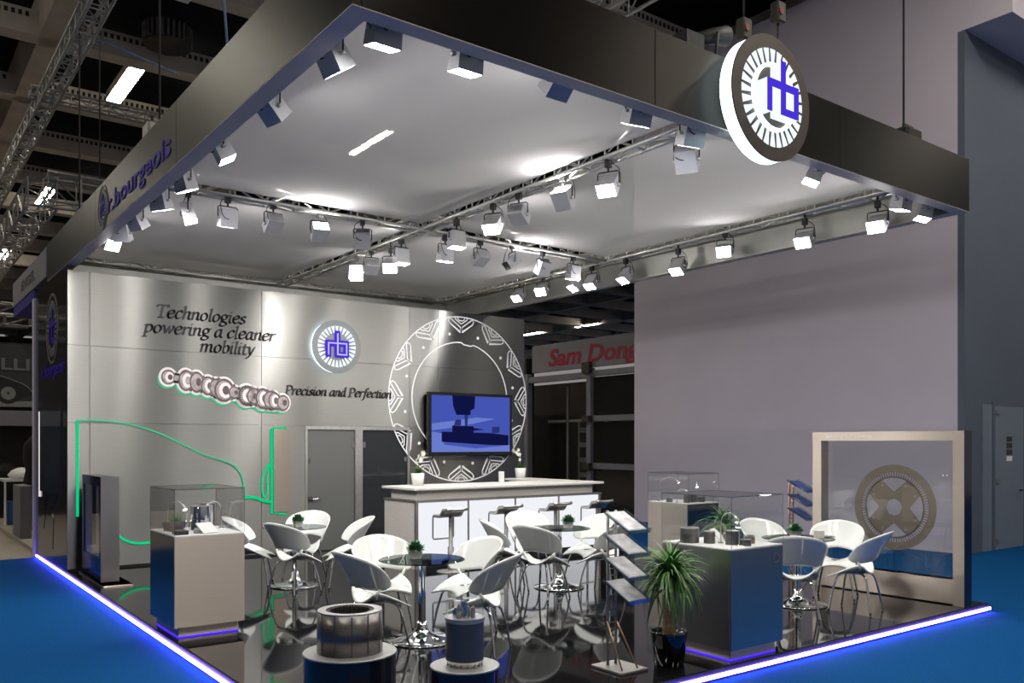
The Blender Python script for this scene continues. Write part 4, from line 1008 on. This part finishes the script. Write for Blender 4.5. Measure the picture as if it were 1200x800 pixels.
# steel frame with the big lamination
t = thing('lamination_display', 'tall brushed steel frame with glass holding a big bronze motor lamination', 'display frame', (9.77, 4.62, 0))
FX0, FX1, FY0, FY1, FZ = 9.77, 9.93, 4.62, 6.54, 1.97
def mitre(x0, x1):
    o = (x0, 0, 0); w = .125
    link('frame_rail', MB().prism([(FY0, FZ), (FY1, FZ), (FY1-w, FZ-.11), (FY0+w, FZ-.11)], o, EY, EZ, x1-x0), M_steel_plinth, t)
    link('frame_post', MB().prism([(FY0, 0), (FY0+w, 0), (FY0+w, FZ-.111), (FY0, FZ-.002)], o, EY, EZ, x1-x0), M_steel_plinth, t)
    link('frame_post', MB().prism([(FY1-w, 0), (FY1, 0), (FY1, FZ-.002), (FY1-w, FZ-.111)], o, EY, EZ, x1-x0), M_steel_plinth, t)
mitre(FX0, FX1)
link('bottom_panel', MB().bbox(FX0+.004, FY0+.125, .012, FX1, FY1-.125, .29, .002), M_steel_plinth, t)
link('dark_end', MB().box(FX0, FY0-.008, 0, FX1, FY0-.001, FZ), M_navy, t)
link('glass_pane', MB().box(9.80, FY0+.125, .29, 9.808, FY1-.125, FZ-.11), G_clear, t)
link('glass_pane', MB().box(9.895, FY0+.125, .29, 9.903, FY1-.125, FZ-.11), G_clear, t)
link('rail_lettering', text_mb('Blanking and notching', .055, .62, (9.7685, 6.34, 1.897), LX, LY, .001), M_line, t)
dc = (9.85, 5.48, 1.06); DR = .512
di = thing('lamination_disc', 'big bronze motor lamination with slots and four windows between the panes of the steel frame', 'motor part', dc)
link('outer_ring', MB().ring(circ(DR, 96), circ(DR*.82, 96), dc, LX, LY, .005), M_disc, di)
tm = MB()
for k in range(80):
    a = 2*PI*k/80; b0, b1 = a-.018, a+.018
    b0, b1 = a-.020, a+.020
    tm.prism([(DR*.70*math.cos(b0), DR*.70*math.sin(b0)), (DR*.83*math.cos(b0*.5+a*.5), DR*.83*math.sin(b0*.5+a*.5)), (DR*.83*math.cos(b1*.5+a*.5), DR*.83*math.sin(b1*.5+a*.5)), (DR*.70*math.cos(b1), DR*.70*math.sin(b1))], dc, LX, LY, .005)
link('stator_teeth', tm, M_disc, di, 'stuff')
for q in range(4):                                              # cross arms between the four windows, with the bore cut out
    m0 = PI/4+q*PI/2
    arm = []
    for a in (-.33, -.2, -.07, .07, .2, .33): arm.append((DR*.70*math.cos(m0+a), DR*.70*math.sin(m0+a)))
    lo = [(.30*math.cos(m0+PI/4), .30*math.sin(m0+PI/4))]
    inn = [(DR*x, DR*y) for x, y in [(.37*math.cos(m0+PI/4), .37*math.sin(m0+PI/4)), (.20*math.cos(m0+PI/4), .20*math.sin(m0+PI/4)), (.20*math.cos(m0), .20*math.sin(m0)), (.20*math.cos(m0-PI/4), .20*math.sin(m0-PI/4)), (.37*math.cos(m0-PI/4), .37*math.sin(m0-PI/4))]]
    poly = arm+inn
    L2 = poly; c2 = Vector((DR*.42*math.cos(m0), DR*.42*math.sin(m0)))
    mb = MB()
    for i in range(len(L2)):
        a, b = L2[i], L2[(i+1) % len(L2)]
        mb.prism([tuple(c2), a, b], dc, LX, LY, .005)
    link('cross_arm', mb, M_disc, di)
    for a in (-.28, .28): link('bolt', MB().prism(circ(.016, 12, DR*.58*math.cos(m0+a), DR*.58*math.sin(m0+a)), (9.8445, dc[1], dc[2]), LX, LY, .003), M_statortop, di)
rw = MB().ring(circ(DR*.725, 96), circ(DR*.69, 96), dc, LX, LY, .005)
link('tooth_rim', rw, M_disc, di)
link('hanger', MB().box(9.846, 5.47, .29, 9.854, 5.49, .55), G_acryl, di)

# round pedestals with motor parts
def pedestal(lb, x, y, r, h):
    t = thing('round_pedestal', lb, 'pedestal', (x, y, 0), None)
    link('drum', MB().lathe([(r*.985, 0), (r*.985, h-.012)], (x, y, 0), 64), M_pedside, t)
    link('top_plate', MB().lathe([(0, h-.012), (r, h-.012), (r, h-.003), (r-.003, h), (0, h)], (x, y, 0), 64, False), M_pedtop, t)
pedestal('large round black pedestal with a steel top at the front', 2.78, 5.66, .335, .33)
pedestal('smaller round black pedestal with a steel top at the front edge', 3.23, 4.84, .235, .33)
c = (2.78, 5.66, .33); R_ = .232; HH = .30
t = thing('stator_ring', 'big laminated steel stator ring with inner teeth on the large round pedestal', 'motor part', c)
link('body', MB().lathe([(.165, 0), (R_, 0), (R_, HH-.01), (R_-.004, HH-.01)], c, 72), M_stator, t)
link('top_ring', MB().ring(circ(R_-.002, 72), circ(.172, 72), (c[0], c[1], c[2]+HH-.01), EX, EY, .010), M_statortop, t)
te = MB()
for k in range(54):
    a = 2*PI*k/54; te.obox((c[0]+.158*math.cos(a), c[1]+.158*math.sin(a), c[2]+HH/2), (math.cos(a), math.sin(a), 0), (-math.sin(a), math.cos(a), 0), EZ, .03, .009, HH-.012)
link('inner_teeth', te, M_stator, t, 'stuff')
link('bore_wall', MB().lathe([(.172, 0.0), (.172, HH)], c, 48), M_greydark, t)
for k in range(12):
    a = 2*PI*k/12+.12; link('weld_seam', MB().obox((c[0]+R_*math.cos(a), c[1]+R_*math.sin(a), c[2]+HH/2), (math.cos(a), math.sin(a), 0), (-math.sin(a), math.cos(a), 0), EZ, .004, .009, HH-.02), M_greydark, t)
c = (3.23, 4.84, .33)
t = thing('rotor_stack', 'upright steel rotor cylinder with parts under a clear cap on the smaller pedestal', 'motor part', c)
link('foot_ring', MB().lathe([(0, 0), (.118, 0), (.122, .03), (.13, .04)], c, 48), M_chrome, t)
link('body', MB().lathe([(.13, .04), (.13, .295)], c, 48), M_stator, t)
link('top_ring', MB().lathe([(.13, .295), (.134, .30), (.134, .325), (.0, .325)], c, 48, False), M_statortop, t)
link('clear_cap', MB().lathe([(.126, .325), (.126, .43), (.12, .44), (0, .44)], c, 40), G_clear, t)
for k in range(13):
    a = 2.39*k; r = .022*math.sqrt(k); h = .03+.02*(k % 4)
    link('small_part', MB().lathe([(0, .325), (.014, .325), (.014, .325+h), (.006, .325+h), (.006, .335+h), (0, .335+h)], (c[0]+r*math.cos(a), c[1]+r*math.sin(a), c[2]), 10, False), M_chrome if k % 2 else M_statortop, t)
for k in range(16):
    a = 2*PI*k/16; link('foot_stud', MB().tube([(c[0]+.115*math.cos(a), c[1]+.115*math.sin(a), c[2]), (c[0]+.115*math.cos(a), c[1]+.115*math.sin(a), c[2]+.035)], .008, 6), M_statortop, t)

# brochure stands
def brochure_stand(lb, x, y, brochures, n=4, hz=1.28, m_post=M_darkalu, shelf_top=1.27):
    t = thing('brochure_stand', lb, 'brochure stand', (x, y, 0), None)
    link('base_plate', MB().bbox(x-.14, y-.20, 0.0, x+.16, y+.16, .022, .004), M_darkalu, t)
    for s in (-.045, .045): link('post', MB().tube([(x+s, y+.06, .02), (x+s, y+.06, hz)], .012, 8), m_post, t)
    rg = MB()
    for k in range(int((hz-.25)/.055)): rg.tube([(x-.045, y+.06, .2+.055*k), (x+.045, y+.06, .2+.055*k)], .005, 5)
    link('rungs', rg, m_post, t, 'stuff')
    for s in (-.05, .05): link('strut', MB().tube([(x+s, y+.06, .38), (x+s*1.7, y-.15, .022)], .007, 6), M_copper, t)
    for k in range(n):
        zt = shelf_top-.185*k; a = Vector((x-.11, y+.05, zt)); ex = Vector(EX); ey = Vector((0, -.86, -.42)).normalized(); nn = ex.cross(ey)
        if nn.z < 0: nn = -nn
        sh = link('tray', MB().obox(a+ex*.115+ey*.17, ex, ey, nn, .235, .34, .006), G_acryl, t)
        link('tray_lip', MB().obox(a+ex*.115+ey*.34+nn*.018, ex, nn, ey, .235, .045, .006).obox(a+ey*.17+nn*.012, ey, nn, ex, .34, .028, .005).obox(a+ex*.23+ey*.17+nn*.012, ey, nn, ex, .34, .028, .005), G_acryl, sh)
        br = MB().obox(a+ex*.115+ey*.165+nn*.008, ex, ey, nn, .205, .292, .006)
        o = link('brochure', br, M_brochure if brochures == 'white' else M_tintbrochure, None); tag(o, ('pale printed brochure' if brochures == 'white' else 'brochure with painted blue carpet light') + ' on the %s tray of the ' % ('top', 'second', 'third', 'lowest')[k] + ('front' if brochures == 'white' else 'far') + ' brochure stand', 'brochure', 'brochures on the ' + ('front' if brochures == 'white' else 'far') + ' stand')
brochure_stand('chrome ladder brochure stand with four clear trays at the front beside the palm', 4.86, 5.06, 'white')
brochure_stand('brochure stand with carpet light painted on its brochures, far right by the glass frame', 10.05, 7.0, 'blue', 3, 1.32, M_copper, 1.32)

# palms
LEAFS = []
def leaf_mesh(L, droop, w):
    mb = MB(); n = 6; v = []
    for i in range(n+1):
        s = i/n; r = L*(s-.12*droop*s*s*s); z = L*(.55*s-droop*s*s*.75); ww = w*(1-s)**.6*(.5+.5*min(1, s*5))
        v += [(-ww, r*.8, z), (0, r*.8, z-.25*ww), (ww, r*.8, z)]
    f = []
    for i in range(n):
        for j in (0, 1): f.append((3*i+j, 3*i+j+1, 3*i+j+4, 3*i+j+3))
    return mb.add(v, f, True)
def palm(lb, x, y, trunk_h, n, sc, group=None):
    t = thing('potted_palm', lb, 'plant', (x, y, 0), group)
    link('pot', MB().lathe([(0, 0), (.115, 0), (.125, .01), (.152, .26), (.155, .275), (.148, .28), (.142, .27), (.14, .24), (0, .24)], (x, y, 0), 40), M_blackpot, t)
    link('soil', MB().lathe([(0, .242), (.139, .242)], (x, y, 0), 24), M_soil, t)
    link('trunk', MB().lathe([(.055, .24), (.05, .35), (.043, .5), (.04, trunk_h), (0, trunk_h+.02)], (x, y, 0), 14), M_trunk, t)
    protos = []
    for k in range(n):
        top = k/n
        if k < 5:
            me = link('leaf', leaf_mesh(.44*sc+.025*k, 1.0-.5*(k%2)+.14*k, .015), M_leaf, None); protos.append(me); o = me; o.parent = t
        else: o = inst(protos[k % 5], t)
        a = k*2.39996+random.uniform(-.2, .2)
        e = random.uniform(-.45, 1.0)
        o.location = (random.uniform(-.02, .02), random.uniform(-.02, .02), trunk_h-random.uniform(.0, .13)+.03*e)
        o.rotation_euler = (e, random.uniform(-.3, .3), a)
palm('palm with a tan trunk in a black glossy pot beside the brochure stand', 5.30, 4.90, .76, 280, .90)
palm('dark palm standing behind the front right glass case', 8.75, 7.16, .80, 110, 1.0)

# ------------------------------------------------------------------ neighbouring stands
struct('neighbour_floor', MB().box(2.3, 16.42, -.1, 14, 30, -.02), M_boothfloor)
t = thing('neighbour_fascia', 'pale fascia of the next stand beyond the left end of the canopy', 'fascia', (2.24, 15.3, 4.4))
link('white_panel', MB().bbox(2.235, 15.25, 4.46, 2.35, 19.2, 4.93, .01), M_greybooth, t)
link('violet_panel', MB().box(2.25, 16.62, 4.28, 2.8, 19.2, 4.45), M_violet, t)
link('lettering', text_mb('ENGEL', .26, 1.6, (2.234, 18.0, 4.60), LX, LY, .004, fat=.01), M_letter, t)
link('round_end', MB().lathe([(.3, 0), (.3, .36)], (2.56, 15.56, 4.62), 24), M_greybooth, t)
single('corner_post', MB().bbox(2.22, 16.43, -.1, 2.34, 16.60, 4.28, .008), M_hallwall, 'pale square corner post where the left platform edge ends', 'post')
t = thing('car_poster', 'dark poster of an old racing car with big pale letters at the left edge', 'poster', (2.9, 24, 3.4))
link('board', MB().box(1.2, 24.2, 2.72, 3.45, 24.25, 4.25), M_letter, t)
link('lettering', text_mb('ILLI', .40, .74, (2.44, 24.19, 3.63), EX, EZ, .004, fat=.02), M_greybooth, t)
bd = catmull([(1.4, 2.95), (1.5, 3.25), (2.0, 3.5), (2.35, 3.52), (2.7, 3.42), (3.1, 3.25), (3.3, 3.0)], 4)
link('car_body', MB().prism(bd[::-1], (0, 24.19, 0), EX, EZ, .003), M_blackmetal, t)
link('car_wing_line', MB().strip(bd, .02, (0, 24.186, 0), EX, EZ, .002), M_darkalu, t)
link('wheel', MB().ring(circ(.26, 36), circ(.17, 36), (2.72, 24.185, 3.05), EX, EZ, .003), M_blackmetal, t)
link('hub', MB().ring(circ(.16, 30), circ(.03, 30), (2.72, 24.185, 3.05), EX, EZ, .003), M_darkalu, t)
link('road', MB().box(1.2, 24.185, 2.72, 3.45, 24.2, 2.86), M_darkalu, t)
struct('wall_neighbour', MB().box(-4, 24.25, 0, 5.5, 24.4, 2.7).box(-4, 24.26, 2.7, 5.5, 24.4, 4.3), M_darkpanel)
single('fascia_board', MB().bbox(-4, 24.0, 2.25, 3.5, 24.24, 2.62, .01), M_greybooth, 'grey board under the old car poster', 'board')
single('reception_counter', MB().bbox(2.32, 18.9, -.02, 2.52, 19.9, 1.0, .01), M_greybooth, 'pale counter block at the far left edge of the picture', 'counter')
single('display_box', MB().bbox(2.36, 16.9, -.02, 2.50, 17.2, .62, .01), M_greybooth, 'small pale box low beside the pale corner post', 'box')
t = thing('draped_stand', 'tall black cloth draped over a stand at far left', 'draped stand', (2.92, 21, 0))
link('cloth', MB().lathe([(.46, -.02), (.40, .35), (.30, .9), (.24, 1.25), (.30, 1.5), (.27, 1.8), (.14, 1.98), (0, 2.02)], (2.92, 21, 0), 18), M_blackcloth, t)
single('white_model', MB().lathe([(0, 1.02), (.22, 1.02), (.28, 1.1), (.20, 1.2), (.08, 1.26), (0, 1.27)], (2.8, 22.6, 0), 20), M_white, 'white rounded model on a table beyond the black cloth', 'model')
t = thing('side_table', 'low blue topped table with a white rail beyond the black cloth', 'table', (2.8, 22.6, 0))
link('top', MB().box(2.4, 22.2, .96, 3.2, 23.0, 1.02), M_white, t); link('body', MB().box(2.5, 22.3, -.02, 3.1, 22.9, .5), M_bluepanel, t)
for x in (2.44, 3.16): link('leg', MB().box(x-.02, 22.24, -.02, x+.02, 22.28, .96), M_white, t)

bt = thing('neighbour_booth', 'dark truss framed booth behind the bar, with red lettered white sign', 'exhibition booth', (16, 16.5, 0))
link('sign_board', MB().bbox(15.9, 14.6, 3.92, 16.0, 20.2, 4.72, .01), M_greybooth, bt)
link('lettering', text_mb('Sam Dong', .66, 3.72, (15.895, 19.42, 4.08), LX, LY, .006, shear=.2, fat=.03), M_redtext, bt)
for y in (17.6, 20.4, 14.9):
    link('corner_post', MB().bbox(15.82, y-.09, -.1, 16.0, y+.09, 3.9, .01), M_greybooth, bt)
for z in (3.66, 2.42, 1.12): link('cross_rail', MB().bbox(15.84, 14.6, z, 15.98, 17.5, z+.16, .01), M_greybooth, bt)
link('cross_rail', MB().bbox(15.84, 17.7, 3.62, 15.98, 20.3, 3.8, .01), M_greybooth, bt)
for a, b in ((3.75, 4.05), (2.42, 2.58), (1.1, 1.28)): link('end_cap', MB().box(15.7, 17.45, a, 15.84, 17.75, b), M_chain, bt)
for a, b in ((1.3, 2.4), (2.6, 3.64), (-.1, 1.1)): link('dark_panel', MB().box(15.93, 14.9, a, 15.97, 17.5, b), M_darkpanel, bt)
link('back_wall', MB().box(17.4, 14.6, -.1, 17.5, 22.5, 3.7), M_chain, bt)
link('shelf_unit', MB().box(17.2, 18.3, 0, 17.38, 19.6, 2.5), M_darkalu, bt)
for z in (.5, .95, 1.4, 1.85, 2.3): link('shelf_gap', MB().box(17.19, 18.4, z, 17.2, 19.5, z+.3), M_slot, bt)
link('blue_panel', MB().box(16.9, 17.75, -.1, 17.0, 18.2, 2.3), M_bluepanel, bt)
link('window_frame', MB().box(16.6, 18.25, -.1, 16.66, 18.33, 3.5).box(16.6, 19.35, -.1, 16.66, 19.43, 3.5).box(16.6, 18.25, 2.45, 16.66, 20.3, 2.53), M_darkalu, bt)
link('side_rack', MB().box(16.0, 20.6, -.1, 16.3, 22.4, 4.4), M_slot, bt)
for k in range(8): link('rack_shelf', MB().box(15.97, 20.6, .3+.5*k, 16.0, 22.4, .5+.5*k), M_chain, bt)
